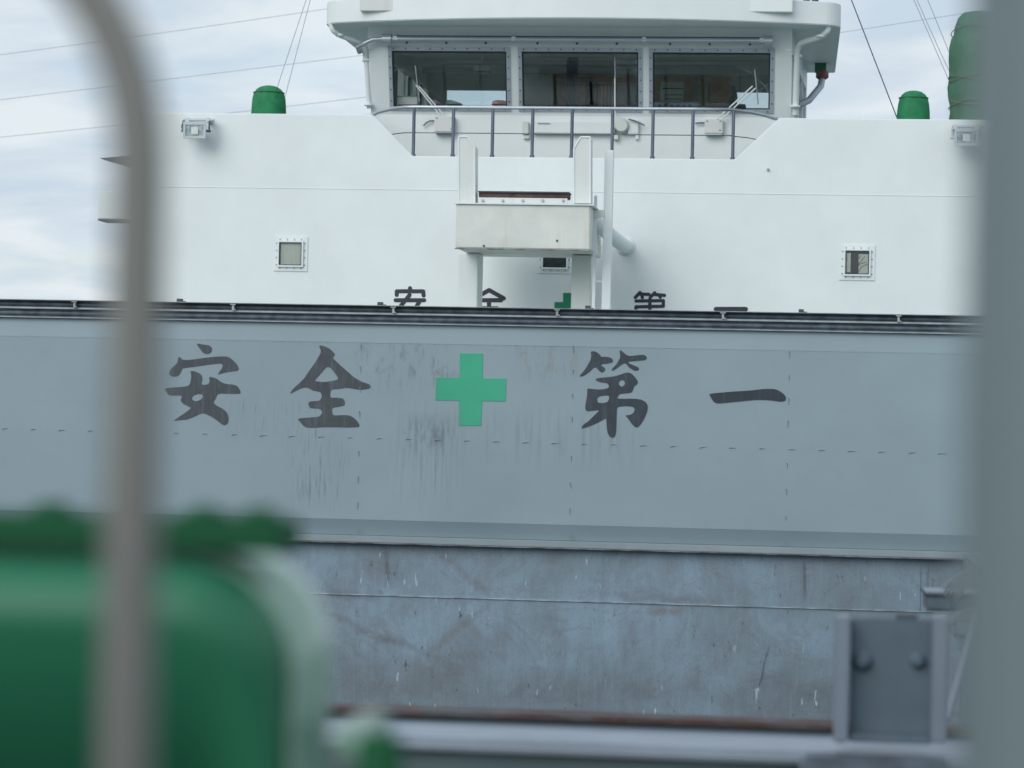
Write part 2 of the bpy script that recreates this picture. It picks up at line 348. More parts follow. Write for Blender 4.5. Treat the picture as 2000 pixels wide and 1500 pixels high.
# ------------------------------------------------------------------ setting
mb = MB(); mb.add([(-2500,-2500,0),(2500,-2500,0),(2500,2500,0),(-2500,2500,0)], [(0,1,2,3)]); obj('water', mb, m_water, kind='structure')
HX0, HX1 = P(-700,1100,20).x, P(1885,1130,20).x          # the hold from side to side
DECK = 5.35
mb = MB()
mb.box(-16, 16, 20.3, 52, DECK-.15, DECK)                  # deck aft of the hold, under the deckhouse
mb.box(-16, HX0-.1, -6, 20.3, DECK-.15, DECK); mb.box(HX1+.1, 16, -6, 20.3, DECK-.15, DECK)
obj('deck', mb, m_deck, kind='structure')
mb = MB(); mb.box(HX0-.1, HX1+.1, -6, 5.6, DECK-.15, DECK); obj('deck', mb, m_darkdeck, kind='structure')
mb = MB()
mb.box(-16.1, -16, -8, 52, -2, DECK); mb.box(16, 16.1, -8, 52, -2, DECK); mb.box(-16, 16, 52, 52.1, -2, DECK); mb.box(-16, 16, -8.1, -8, -2, DECK)
obj('hull', mb, m_hull, kind='structure')
mb = MB(); mb.box(HX0, HX1, 8.0, 20.1, .6, .8); obj('hold_floor', mb, m_rust, kind='structure')

# ------------------------------------------------------------------ cargo hold wall below the coaming
def zat(px, py, D): return P(px, py, D).z
zlip0, zlip1 = zat(1130, 1057, 19.95), zat(1130, 1075, 19.95)
hold = thing('hold_wall', 'scuffed blue steel hold wall with rust stains below the lettered grey barrier', 'steel wall', (0, 20.1, .8))
mb = MB(); mb.box(HX0, HX1, 20.06, 20.2, .8, zlip0); obj('wall_plate', mb, m_hold, hold)
mb = MB(); mb.box(HX1-.02, HX1+.08, 8.0, 20.06, .8, zlip0-.02); obj('side_plate', mb, m_hold, hold)
mb = MB(); mb.box(HX0-.08, HX0, 8.0, 20.06, .8, zlip0-.02); obj('side_plate', mb, m_hold, hold)
zs = zat(1180, 1176, 20.05); mb = MB()
mb.box(HX0, HX1-.02, 20.048, 20.06, zs-.0035, zs+.0035); obj('weld_seam', mb, m_seam, hold)
for px in (1797, 1811):
    q = P(px, 1120, 20.05).x; mb = MB(); mb.box(q-.004, q+.004, 20.052, 20.06, zs+.008, zlip0-.01); obj('weld_seam', mb, m_hold, hold)

# ------------------------------------------------------------------ lettered grey coaming
cx0, cx1 = P(-420, 800, 20).x, P(2350, 800, 20).x
coam = thing('lettered_barrier', 'long grey steel hatch coaming lettered 安全 第一 with a mint green cross', 'steel barrier', (P(1000,800,20).x, 20, zlip1))
Z = {k: zat(1130, v, 20) for k, v in dict(top=603, a=605.5, b=618, c=621.5, d=636, e=639.5, f=677, g=1026, h=1057, i=1071).items()}
def strip(prof, name, mat, th=.03):
    """plate following a profile of (y, z) points, given thickness th backwards"""
    m_ = MB(); pr = prof + [(y+th, z) for y, z in prof[::-1]]
    m_.prism([(cx0, y, z) for y, z in pr], (cx1-cx0, 0, 0)); return obj(name, m_, mat, coam)
strip([(20.0, Z['f']-.001), (20.0, Z['g'])], 'lettered_panel', m_coam)
strip([(20.012, Z['e']), (19.997, Z['f'])], 'upper_strip', m_coam_plain)
strip([(20.0, Z['g']-.001), (20.05, Z['h'])], 'lower_chamfer', m_coam_plain)
mb = MB(); mb.box(cx0, cx1, 19.97, 20.2, Z['i'], Z['h']-.002); obj('bottom_lip', mb, m_lip, coam, bev=.006)
mb = MB(); mb.box(cx0, cx1, 19.972, 20.2, Z['i']-.006, Z['i']-.001); obj('rust_line', mb, m_rust2, coam)
mb = MB(); mb.box(cx0, cx1, 20.035, 20.16, Z['e'], Z['top']); obj('rail_web', mb, m_rubber, coam)
mb = MB(); mb.box(cx0, cx1, 19.97, 20.2, Z['a']+.004, Z['top']); obj('top_flange', mb, m_lightbar, coam, bev=.003)
mb = MB(); mb.box(cx0, cx1, 20.0, 20.034, Z['c'], Z['b']); obj('middle_rib', mb, m_lightbar, coam, bev=.003)
mb = MB(); mb.box(cx0, cx1, 19.975, 20.034, Z['e']+.001, Z['e']+.008); obj('lower_rib', mb, m_lightbar, coam)
zm = (Z['c']+Z['d'])/2
mb = MB(); mb.tube([(cx0, 20.035, zm-.004), (cx1, 20.035, zm-.004)], .018, 8); obj('rubber_seal', mb, m_rubber, coam)
mb = MB(); mb.tube([(cx0, 20.035, (Z['a']+Z['b'])/2), (cx1, 20.035, (Z['a']+Z['b'])/2)], .016, 8); obj('rubber_seal', mb, m_rubber, coam)
me = None
for px, py in ((-170,594),(145,598),(455,602),(768,608),(1088,614),(1412,620),(1755,628),(2080,634)):
    p = P(px, py, 19.98); q = (p.x, 19.985, (Z['a']+Z['b'])/2)
    if me is None:
        mb = MB(); mb.box(-.008,.008,-.005,.04,-.026,.026); mb.box(-.022,.022,-.012,-.004,.018,.026); mb.box(-.004,.022,-.012,-.004,-.024,-.016)
        o = obj('seal_clip', mb, m_lightbar, coam, at=q); me = o.data
    else: obj('seal_clip', None, None, coam, at=q, mesh=me)
me = None
for px in (-50, 350, 742, 1148, 1565, 1985):
    q = (P(px, 600, 20.05).x, 20.07, Z['top'])
    if me is None:
        mb = MB(); mb.box(-.02,.02,-.03,.03,0,.028); mb.box(-.006,.045,-.02,.02,0,.01); o = obj('top_lug', mb, m_dark, coam, at=q, bev=.002); me = o.data
    else: obj('top_lug', None, None, coam, at=q, mesh=me)
# stitch welds: a row along, and three columns of them
me = None
def weld(px, py, vert):
    global me
    p = P(px, py, 20.0); q = (p.x, 19.999, p.z)
    if me is None:
        mb = MB()
        for i in range(5):
            x = -.03+i*.0135; mb.lathe([(.001,-.006),(.007-.0008*i,-.004),(.0085-.001*i,.002)], (x,0,-.004 if i else -.009), 8, 'y')
        o = obj('stitch_weld', mb, m_coam_plain, coam, at=q); me = o.data
    else: o = obj('stitch_weld', None, None, coam, at=q, mesh=me)
    o.rotation_euler = (0, (R(90) if vert else 0)+random.uniform(-.12,.12), 0)
    sc = random.uniform(.5, .85); o.scale = (sc*1.1, 1.2, sc*.8)
for k in range(-4, 36):
    x = 10+k*55.6+k*k*.05; weld(x, 836+.026*x*1.02, False)
for px, ys in ((706,(678,722,762,810,886,937,988,1037)), (1121,(683,727,774,820,896,948,999,1050)), (1543,(693,738,784,829,910,961,1012,1063)), (1962,(700,752,800,850,930))):
    for y in ys: weld(px-(y-680)*.022, y, True)

def z6(p, ox=300, oy=580, s=2.857): return (ox+p[0]/s, oy+p[1]/s)
def z4(p): return (p[0]/3.41, 560+p[1]/3.41)
def char(name, mat, parent, outlines, D, th=.004, it=2):
    def mp(px, py, d): p = P(px, py, D); return (p.x, D-th+d, p.z)
    mbb = flat([smooth_poly(o, it) if it else o for o in outlines], mp, th*.75)
    return obj(name, mbb, mat, parent)
an = [[(1310,378),(1330,380),(1360,386),(1395,390),(1412,408),(1410,430),(1395,445),(1370,448),(1350,438),(1335,415),(1318,395)],
 [(1190,465),(1205,475),(1215,487),(1260,488),(1350,475),(1430,466),(1510,463),(1535,475),(1570,505),(1590,540),(1590,552),(1575,560),(1530,565),(1480,575),(1450,586),(1462,565),(1478,545),(1485,525),(1480,515),(1465,510),(1400,517),(1300,532),(1215,541),(1208,560),(1192,590),(1170,598),(1145,598),(1128,585),(1128,568),(1140,545),(1165,525),(1185,500),(1185,485)],
 [(1268,560),(1300,563),(1335,580),(1348,600),(1345,630),(1340,652),(1385,652),(1398,630),(1393,605),(1405,600),(1440,610),(1480,640),(1510,648),(1560,652),(1585,665),(1603,700),(1600,712),(1540,712),(1450,710),(1440,735),(1420,770),(1440,790),(1480,810),(1510,835),(1523,870),(1520,905),(1500,922),(1480,918),(1440,885),(1400,860),(1350,838),(1300,862),(1240,885),(1190,888),(1155,893),(1200,862),(1240,835),(1278,805),(1250,795),(1215,775),(1203,755),(1215,722),(1160,724),(1125,722),(1108,700),(1098,678),(1130,672),(1200,668),(1250,662),(1265,650),(1272,620),(1275,590)],
 [(1276,740),(1290,722),(1320,713),(1350,716),(1352,735),(1335,755),(1305,763),(1285,757)]]
char('character_an', m_char, coam, [[z4(p) for p in o] for o in an], 20.0)
zen = [[(922,270),(950,272),(985,290),(1010,315),(1010,325),(998,340),(1030,370),(1075,410),(1120,450),(1165,475),(1200,485),(1213,497),(1205,510),(1170,517),(1130,515),(1080,505),(1040,512),(990,515),(985,535),(985,562),(1035,562),(1060,568),(1068,585),(1065,605),(1040,610),(995,618),(995,635),(1000,662),(1060,658),(1100,662),(1130,685),(1148,710),(1148,725),(1090,728),(980,725),(860,730),(840,722),(820,700),(803,680),(830,675),(880,672),(925,668),(940,650),(940,635),(925,622),(875,620),(865,605),(865,590),(875,582),(925,580),(940,560),(935,530),(890,522),(865,508),(850,503),(820,510),(790,525),(760,542),(775,515),(810,485),(840,455),(870,410),(900,370),(920,335),(932,315),(935,300)],
 [(975,378),(1038,458),(1000,468),(950,475),(893,470),(930,430)]]
char('character_zen', m_char, coam, [[z6(p) for p in o] for o in zen], 20.0)
cr = [[(1710,315),(1838,315),(1835,455),(1968,455),(1965,583),(1833,580),(1828,718),(1703,718),(1705,578),(1572,576),(1577,450),(1708,452)]]
char('green_cross', m_cross, coam, [[z6(p) for p in o] for o in cr], 20.0, it=0)
dai = [[(440,303),(465,303),(490,320),(497,335),(520,333),(550,337),(564,352),(560,365),(530,372),(500,375),(495,382),(515,392),(522,405),(510,420),(495,420),(480,405),(468,390),(450,400),(430,420),(400,440),(382,445),(378,438),(400,415),(420,385),(440,350),(443,325)],
 [(600,295),(615,303),(640,325),(660,330),(720,322),(745,325),(753,340),(745,352),(710,355),(650,360),(648,368),(680,382),(705,392),(710,403),(700,412),(680,410),(655,395),(640,375),(625,368),(600,385),(575,405),(555,412),(558,400),(580,380),(595,355),(605,335)],
 [(640,420),(665,425),(685,445),(703,470),(700,485),(680,500),(675,520),(665,535),(600,540),(588,560),(590,568),(680,567),(720,572),(745,585),(758,605),(755,640),(735,685),(715,715),(700,728),(685,725),(665,705),(650,680),(632,660),(660,658),(680,645),(685,625),(675,612),(640,608),(590,612),(585,630),(583,700),(580,770),(565,787),(545,780),(532,755),(527,700),(525,675),(500,690),(450,715),(385,737),(395,715),(430,690),(465,655),(490,630),(450,635),(420,638),(408,625),(412,590),(420,545),(420,510),(440,512),(490,517),(535,510),(543,495),(530,480),(490,475),(468,465),(468,455),(500,450),(560,445),(600,435)],
 [(613+18*math.cos(a*.7854), 481+19*math.sin(a*.7854)) for a in range(8)],
 [(477,590),(475,565),(485,555),(510,550),(540,548),(543,565),(535,585),(510,592)]]
char('character_dai', m_char2, coam, [[z6(p,1000) for p in o] for o in dai], 20.0)
ichi = [[(1098,540),(1150,535),(1230,528),(1330,522),(1400,513),(1460,512),(1490,522),(1515,540),(1530,560),(1525,580),(1500,585),(1450,577),(1370,573),(1280,582),(1200,590),(1145,595),(1125,585),(1110,562)]]
char('character_ichi', m_char3, coam, [[z6(p,1000) for p in o] for o in ichi], 20.0)

# ------------------------------------------------------------------ deckhouse
DH = 36.0
dhx0, dhx1 = P(258, 400, DH).x, P(2015, 400, DH).x
deckhouse = thing('deckhouse', 'wide white ship deckhouse with three square windows and black lettering', 'deckhouse', ((dhx0+dhx1)/2, DH, DECK))
zt_l, zt_r = P(500, 221, DH).z, P(1750, 233, DH).z; ztop = (zt_l+zt_r)/2
nzb = P(1120, 308, DH).z
nx = [P(727,222,DH).x, P(806,306,DH).x, P(1435,311,DH).x, P(1522,226,DH).x]
ol = [(dhx0,DECK),(dhx1,DECK),(dhx1,ztop),(nx[3],ztop),(nx[2],nzb),(nx[1],nzb),(nx[0],ztop),(dhx0,ztop)]
mb = MB(); mb.prism([(x, DH, z) for x, z in ol], (0, .09, 0)); obj('front_wall', mb, m_white, deckhouse, bev=.012)
mb = MB(); mb.box(dhx0, dhx0+.09, DH+.09, 46, DECK, ztop); obj('side_wall', mb, m_white, deckhouse)
mb = MB(); mb.box(dhx1-.09, dhx1, DH+.09, 46, DECK, ztop); obj('side_wall', mb, m_white, deckhouse)
mb = MB(); mb.box(dhx0+.09, dhx1-.09, 45.9, 46, DECK, nzb-.1); obj('back_wall', mb, m_white, deckhouse)
mb = MB(); mb.box(dhx0+.09, dhx1-.09, DH+.09, 45.9, nzb-.25, nzb-.1); obj('upper_deck', mb, m_deck, deckhouse)
zs = P(1100, 374, DH).z
mb = MB(); mb.tube([(dhx0, DH, zs), (dhx1, DH, zs)], .006, 6); obj('weld_seam', mb, m_white, deckhouse)
p = P(1500, 331, DH); mb = MB(); mb.lathe([(.02,0),(.02,-.03),(.008,-.035)], (p.x, DH, p.z), 10, 'y'); obj('knob', mb, m_frame, deckhouse)
def square_window(cx, cy, window_view, lab):
    fr = MB(); c = P(cx, cy, DH); h, q = .245, .165
    for a in ((-h,h,q,h),(-h,h,-h,-q),(-h,-q,-q,q),(q,h,-q,q)): fr.box(c.x+a[0], c.x+a[1], DH-.016, DH-.001, c.z+a[2], c.z+a[3])
    for a in ((-q-.022,q+.022,q,q+.022),(-q-.022,q+.022,-q-.022,-q),(-q-.022,-q,-q,q),(q,q+.022,-q,q)): fr.box(c.x+a[0], c.x+a[1], DH-.05, DH-.017, c.z+a[2], c.z+a[3])
    f = obj('window', fr, m_white, deckhouse, label=lab)
    k = MB(); 
    for a in ((-q+.001,q-.001,q-.012,q-.001),(-q+.001,q-.001,-q+.001,-q+.012),(-q+.001,-q+.012,-q+.013,q-.013),(q-.012,q-.001,-q+.013,q-.013)): k.box(c.x+a[0], c.x+a[1], DH-.045, DH-.003, c.z+a[2], c.z+a[3])
    obj('gasket', k, m_console, f)
    g = MB(); g.box(c.x-q+.0125, c.x+q-.0125, DH-.022, DH-.018, c.z-q+.0125, c.z+q-.0125); obj('pane', g, m_glass, f)
    if window_view == 'blind':
        b_ = MB(); n = 16
        for i in range(n):
            x0 = c.x-q+.0125+i*(2*q-.025)/n; b_.add([(x0,DH-.004,c.z-q+.013),(x0+(2*q-.025)/n/2,DH-.009,c.z-q+.013),(x0+(2*q-.025)/n,DH-.004,c.z-q+.013),(x0,DH-.004,c.z+q-.013),(x0+(2*q-.025)/n/2,DH-.009,c.z+q-.013),(x0+(2*q-.025)/n,DH-.004,c.z+q-.013)], [(0,1,4,3),(1,2,5,4)])
        obj('blind', b_, m_beige, f)
    else:
        b_ = MB(); b_.box(c.x-q+.0125, c.x+q-.0125, DH-.006, DH-.002, c.z-q+.0125, c.z+q-.0125); obj('blind', b_, m_console, f)  # black sheet standing for the dark room behind the pane, no real blind
        if window_view == 'branch':
            b_ = MB(); b_.box(c.x+.02, c.x+q-.013, DH-.010, DH-.0065, c.z-q+.013, c.z+q*.72); b_.box(c.x-q+.02, c.x-q+.075, DH-.010, DH-.0065, c.z-q+.03, c.z+q*.8); obj('curtain', b_, m_beige, f)  # paler panels over the black sheet
            b_ = MB()
            for e_, s_ in (((-.02,-.14),(.11,.09)), ((-.01,-.1),(.05,.1)), ((.02,-.13),(.14,-.02)), ((0,-.07),(.13,.01))):
                m_ = ((e_[0]+s_[0])/2-.02, (e_[1]+s_[1])/2+.015); b_.tube([(c.x+e_[0],DH-.013,c.z+e_[1]),(c.x+m_[0],DH-.013,c.z+m_[1]),(c.x+s_[0],DH-.013,c.z+s_[1])], .004, 5)
            obj('twig', b_, m_darkwood, f)  # mesh twigs imitating a branch reflected in the pane
    mesh = None
    for side in range(4):
        for i in range(4):
            u = -.155+i*.103; x, z = [(u,.205),(u,-.205),(.205,u),(-.205,u)][side]
            if mesh is None:
                b_ = MB(); b_.lathe([(.011,0),(.011,-.008),(.006,-.014)], (0,0,0), 8, 'y'); o = obj('bolt', b_, m_frame, f, at=(c.x+x, DH-.016, c.z+z)); mesh = o.data
            else: obj('bolt', None, None, f, at=(c.x+x, DH-.016, c.z+z), mesh=mesh)
square_window(568, 496, 'blind', 'square window with a pale pleated blind')
square_window(1084, 500, 'dark', 'square window half hidden behind the boom rest')
square_window(1674, 513, 'branch', 'square dark window with twigs showing behind the glass')
# rounded black characters
def z8(p): return (740+p[0]/2.6316, 540+p[1]/2.6316)
def strokes(name, mat, parent, st, wdt):
    m_ = MB(); i = 0
    for s_ in st:
        w_ = s_[-1] if isinstance(s_[-1], (int, float)) else wdt
        pts = [z8(p) for p in s_ if isinstance(p, tuple)]
        W_ = [P(x, y, DH) for x, y in pts]; hw = w_/2/2.6316*DH/5000
        for a, b in zip(W_[:-1], W_[1:]):
            i += 1; d = math.atan2(b.z-a.z, b.x-a.x); y = DH-.004-.0003*i; o_ = []
            for k in range(9): an_ = d+math.pi/2+math.pi*k/8; o_.append((a.x+hw*math.cos(an_), y, a.z+hw*math.sin(an_)))
            for k in range(9): an_ = d-math.pi/2+math.pi*k/8; o_.append((b.x+hw*math.cos(an_), y, b.z+hw*math.sin(an_)))
            m_.prism(o_, (0, .003+.0003*i, 0))
    return obj(name, m_, mat, parent)
strokes('character_an', m_black, deckhouse, [[(92,95),(92,76),(228,76),(230,98)], [(160,60),(160,72)], [(86,122),(233,122)], [(158,95),(112,152),(205,215)], [(208,130),(180,175),(92,218)]], 21)
strokes('character_zen', m_black, deckhouse, [[(490,115),(566,70),(642,112)], [(520,122),(628,122)], [(566,122),(566,206)], [(525,164),(607,164)], [(500,208),(632,208)]], 22)
strokes('character_dai', m_black, deckhouse, [[(1318,108),(1342,82)], [(1336,90),(1388,92)], [(1352,95),(1354,108)], [(1396,106),(1418,84)], [(1412,92),(1468,97)], [(1442,96),(1446,106)],
        [(1322,126),(1462,124),(1462,152)], [(1322,156),(1462,153)], [(1322,156),(1320,184),(1464,184),(1460,216),(1430,220)], [(1393,115),(1393,240)], [(1388,190),(1318,232)]], 17)
strokes('character_ichi', m_black, deckhouse, [[(1733,168),(1885,168)]], 24)
o_ = [(1100,572),(1117,572),(1117,590),(1134,590),(1134,607),(1117,607),(1117,624),(1100,624),(1100,607),(1083,607),(1083,590),(1100,590)]
mb = MB(); mb.prism([(P(x,y,DH).x, DH-.006, P(x,y,DH).z) for x, y in o_], (0,.005,0)); obj('green_cross', mb, m_green_letter, deckhouse)
# side light board at the port edge
sb = thing('side_light_screen', 'small white side light screen on the left edge of the deckhouse', 'light screen', P(214, 400, 36.6))
mb = MB(); mb.pbox(191, 373, 262, 428, 36.5, 0, .5); obj('screen_box', mb, m_white, sb, bev=.01)
mb = MB(); mb.pbox(191, 428.5, 262, 431, 36.5, -.01, .52); obj('drip_edge', mb, m_dark, sb)
a, b_, c_ = P(195,309,36.5), P(262,303,36.5), P(262,328,36.5); mb = MB(); mb.prism([a,b_,c_], (0,.4,0)); obj('canopy', mb, m_dark, sb)

# ------------------------------------------------------------------ wheelhouse
kz = P(1130, 226, 37.55).z; LZ0 = kz                       # height where the front starts to rake forward
wx0, wx1 = PL(722,150).x, PL(1546,150).x
ROOFB = P(1130, 34, 36.15).z
WB = 41.7
wh = thing('wheelhouse', 'white wheelhouse with three wide front windows under an overhanging roof', 'wheelhouse', ((wx0+wx1)/2, 37.6, nzb-.1))
def YL(z): return LD - LK*(z-kz)
mb = MB(); mb.box(wx0-.12, wx1+.12, LD, LD+.1, nzb-.1, kz); obj('lower_wall', mb, m_white, wh)
wins = [(767,100,990,208), (1020,101,1247,211), (1275,103,1504,214.5)]
holes = []
for x0,y0,x1,y1 in wins:
    a, b_ = PL(x0,(y0+y1)/2), PL(x1,(y0+y1)/2); t_, u_ = PL((x0+x1)/2,y0), PL((x0+x1)/2,y1); holes.append((a.x, u_.z, b_.x, t_.z))
zt_ = sum(h[3] for h in holes)/3; zb_ = sum(h[1] for h in holes)/3
holes = [(h[0], zb_, h[2], zt_) for h in holes]
def lmap(x, z, d): return (x, YL(z)+d, z)
def rake(m_, x0, x1, z0, z1, d0=0., d1=.1):
    return m_.hexa([(x0,YL(z0)+d0,z0),(x1,YL(z0)+d0,z0),(x1,YL(z1)+d0,z1),(x0,YL(z1)+d0,z1)], [(x0,YL(z0)+d1,z0),(x1,YL(z0)+d1,z0),(x1,YL(z1)+d1,z1),(x0,YL(z1)+d1,z1)])
mb = MB(); rake(mb, wx0, wx1, kz+.001, zb_); rake(mb, wx0, wx1, zt_, ROOFB)
xe = [wx0]+[v for h in holes for v in (h[0], h[2])]+[wx1]
for k in range(0, 8, 2): rake(mb, xe[k], xe[k+1], zb_, zt_)
obj('raked_front', mb, m_white, wh)
for i, (a,b,c,d) in enumerate(holes):
    fw = .055
    mb = flat([[(a-fw,b-fw),(c+fw,b-fw),(c+fw,d+fw),(a-fw,d+fw)], [(a,b),(c,b),(c,d),(a,d)]], lambda x,z,q: (x, YL(z)-.022+q, z), .02)
    lab = ['front window with a long rear window seen through it', 'middle front window with wooden posts seen inside', 'front window with a notice sheet behind it'][i]
    f = obj('window', mb, m_frame, wh, label=lab)
    mb = flat([[(a,b),(c,b),(c,d),(a,d)], [(a+.02,b+.02),(c-.02,b+.02),(c-.02,d-.02),(a+.02,d-.02)]], lambda x,z,q: (x, YL(z)+.002+q, z), .06); obj('gasket', mb, m_console, f)
    mb = flat([[(a+.02,b+.02),(c-.02,b+.02),(c-.02,d-.02),(a+.02,d-.02)]], lambda x,z,q: (x, YL(z)+.03+q, z), .006); obj('pane', mb, m_glass, f)
    mesh = None; n = 10
    for k in range(n):
        for (x, z) in ((a+.03+k*(c-a-.06)/(n-1), d+.03), (a+.03+k*(c-a-.06)/(n-1), b-.03)):
            if mesh is None: bb = MB(); bb.lathe([(.011,0),(.011,-.006),(.006,-.01)], (0,0,0), 6, 'y'); o = obj('bolt', bb, m_dark, f, at=(x, YL(z)-.022, z)); mesh = o.data
            else: obj('bolt', None, None, f, at=(x, YL(z)-.022, z), mesh=mesh)
    for k in range(5):
        for x in (a-.03, c+.03): z = b+.08+k*(d-b-.16)/4; obj('bolt', None, None, f, at=(x, YL(z)-.022, z), mesh=mesh)
# side and back walls (windows all round)
SPL = .22
def side(sgn, x0, SPL):
    segs = []; n = 4
    def sx(y): return x0 + sgn*SPL*(y-LD)/(WB-LD)
    m_ = MB()
    def slab(y0,y1,z0,z1,off=0,th=.07):
        a0, a1 = sx(y0)+off, sx(y1)+off
        m_.hexa([(a0,y0,z0),(a1,y1,z0),(a1,y1,z1),(a0,y0,z1)], [(a0-sgn*th,y0,z0),(a1-sgn*th,y1,z0),(a1-sgn*th,y1,z1),(a0-sgn*th,y0,z1)])
    ys = YL(ROOFB)+.1
    slab(LD+.1, WB, nzb-.1, zb_-.02); slab(ys, WB, zt_+.02, ROOFB)
    cuts = [LD+.02-.25, LD+.9, LD+1.95, LD+3.0, WB]
    for c in cuts[1:-1]: slab(c-.07, c+.07, zb_-.02, zt_+.02)
    slab(LD+.1-.05, LD+.16, zb_-.02, zt_+.02); slab(WB-.25, WB, zb_-.02, zt_+.02)
    # the raked corner triangle
    m_.prism([(x0-sgn*.07, YL(zb_)+.1, zb_),(x0-sgn*.07, YL(zt_)+.1, zt_),(x0-sgn*.07, LD+.05, zt_),(x0-sgn*.07, LD+.05, zb_)], (sgn*.069,0,0))
    o = obj('side_wall', m_, m_white, wh)
    g = MB(); 
    for c0, c1 in zip(cuts[:-1], cuts[1:]):
        c0 = max(c0+.07, LD+.16); c1 -= .07 if c1 != WB else .25
        a0, a1 = sx(c0)-sgn*.04, sx(c1)-sgn*.04
        g = MB(); g.hexa([(a0,c0,zb_-.02),(a1,c1,zb_-.02),(a1,c1,zt_+.02),(a0,c0,zt_+.02)], [(a0-sgn*.006,c0,zb_-.02),(a1-sgn*.006,c1,zb_-.02),(a1-sgn*.006,c1,zt_+.02),(a0-sgn*.006,c0,zt_+.02)])
        obj('pane', g, m_glass, o)
SPL0 = -.15
side(-1, wx0, SPL0); side(1, wx1, SPL)
rw = []
for x0,y0,x1,y1 in ((872,176,1012,218), (1433,181,1530,226)):
    rw.append((P(x0,190,WB).x, P(x1,200,WB).x))
rz1 = P(930,176,WB).z; rz0 = P(930,222,WB).z
bx0, bx1 = wx0-SPL0, wx1+SPL
mb = flat([[(bx0,nzb-.1),(bx1,nzb-.1),(bx1,ROOFB),(bx0,ROOFB)]]+[[(a,rz0),(b,rz0),(b,rz1),(a,rz1)] for a,b in rw], lambda x,z,q: (x, WB+q, z), .08)
obj('back_wall', mb, m_ceiling, wh)
for a, b in rw:
    g = MB(); g.box(a, b, WB+.03, WB+.036, rz0, rz1); obj('rear_pane', g, m_glass, wh)
mb = MB(); mb.box(wx0+.08, wx1-.08, LD+.12, WB-.01, ROOFB-.06, ROOFB-.02); obj('ceiling', mb, m_ceiling, wh)
mb = MB(); mb.box(bx0, bx1, LD+.1, WB, nzb-.099, nzb-.05); obj('floor', mb, m_whbeige, wh)
mb = MB(); mb.box(wx0+.1, wx1-.1, YL(zb_)+.12, LD+.55, zb_-.01, zb_+.028); obj('sill_shelf', mb, m_wood, wh)
for k in range(4):
    yy = LD+.6+k*1.0; mb = MB(); mb.box(wx0+.1, wx1-.1, yy, yy+.08, ROOFB-.14, ROOFB-.061); obj('ceiling_beam', mb, m_ceiling, wh)
# back wall header and panels
hz = P(1200,156,WB-.1).z
mb = MB(); mb.box(P(1085,170,WB).x, P(1425,170,WB).x, WB-.1, WB-.02, hz-.03, hz+.04); obj('header_board', mb, m_wood, wh)
def bp(name, px0, py0, px1, py1, D, mat, th=.05, **k):
    m_ = MB(); m_.pbox(px0, py0, px1, py1, D, 0, th); return obj(name, m_, mat, wh, **k)
for px0, px1, mt in ((1088,1104,m_wood),(1130,1143,m_wood),(1168,1199,m_wood),(1278,1290,m_wood),(1336,1353,m_wood),(1386,1424,m_wood)): bp('wood_post' if px1-px0 < 25 else 'wood_panel', px0, 160, px1, 240, WB-.12, mt)
for px in (1174,1181,1188,1194): bp('batten', px, 163, px+2, 240, WB-.16, m_beige, .03)
bp('door_opening', 1144, 160, 1167, 240, WB-.1, m_console); bp('door_frame', 1074, 135, 1080, 240, WB-.5, m_whbeige)  # black panel: the darkness of the doorway is put into its colour
bp('pale_door', 1362, 160, 1381, 240, WB-.3, m_pale_sheet)
bp('cupboard', 1004, 120, 1073, 240, WB-.45, m_ceiling, .4)
wht = lambda n, l, c, px, py, D, g=None: thing(n, l, c, P(px, py, D), g)
t = wht('curtain', 'blue grey curtain hanging behind the middle wheelhouse window', 'curtain', 1120, 200, 39.6)  # wavy sheet put in for a blue grey reflection in the pane
mb = MB(); n = 14; xa, xb = P(1106,180,39.6).x, P(1128,180,39.6).x; z1 = P(1118,112,39.6).z; z0 = nzb
v = [(xa+(xb-xa)*i/n, 39.6+.03*math.sin(i*1.9), z) for z in (z0, z1) for i in range(n+1)]; mb.add(v, [(i,i+1,n+2+i,n+1+i) for i in range(n)], True); obj('curtain_cloth', mb, m_bluegrey, t)
t = wht('notice_sheet', 'pale notice sheet on the back wall behind the right wheelhouse window', 'notice', 1311, 180, 40.5)
mb = MB(); mb.pbox(1290,160,1334,197,40.5,0,.02); obj('sheet', mb, m_paper, t)
mb = MB(); mb.pbox(1294,172,1334,174,40.5,-.004,-.001)
for r_ in (184,192):
    for k in range(7): mb.pbox(1299+k*5, r_, 1301.5+k*5, r_+2.5, 40.5, -.004, -.001)
obj('print', mb, m_dark, t)
def solid(name, lab, cat, px0, py0, px1, py1, D, dep, mat, bev=.01, build=None):
    m_ = MB(); m_.pbox(px0,py0,px1,py1,D,0,dep)
    return tag(obj(name, m_, mat, bev=bev), lab, cat)
t = wht('carton', 'white carton on the sill at the left end of the wheelhouse', 'box', 796, 203, LD+.15)
mb = MB(); mb.pbox(777,189,815,204,LD+.1,0,.3); obj('carton_body', mb, m_cardboard, t, bev=.004)
mb = MB(); mb.pbox(776,187.5,816,189,LD+.1,-.01,.31); obj('carton_lid', mb, m_teal, t)
def heap(name, lab, cat, cxp, cyp, wpx, hpx, D, mat):
    c = P(cxp, cyp, D); w_, h_ = wpx*D/F/2, hpx*D/F; m_ = MB()
    ph = [random.uniform(0,6) for _ in range(3)]
    m_.lathe([(w_*math.cos(i/8*1.5), h_*math.sin(i/8*1.5)) for i in range(9)], (c.x, c.y, c.z-.005), 18, 'z', lambda a, k: 1+.16*math.sin(3*a+ph[0]+k*3)+.1*math.sin(7*a+ph[1]))
    return tag(obj(name, m_, mat), lab, cat)
heap('folded_cloth', 'crumpled purple cloth on the sill beside the white carton', 'cloth', 848, 203, 22, 9, LD+.3, m_purple)
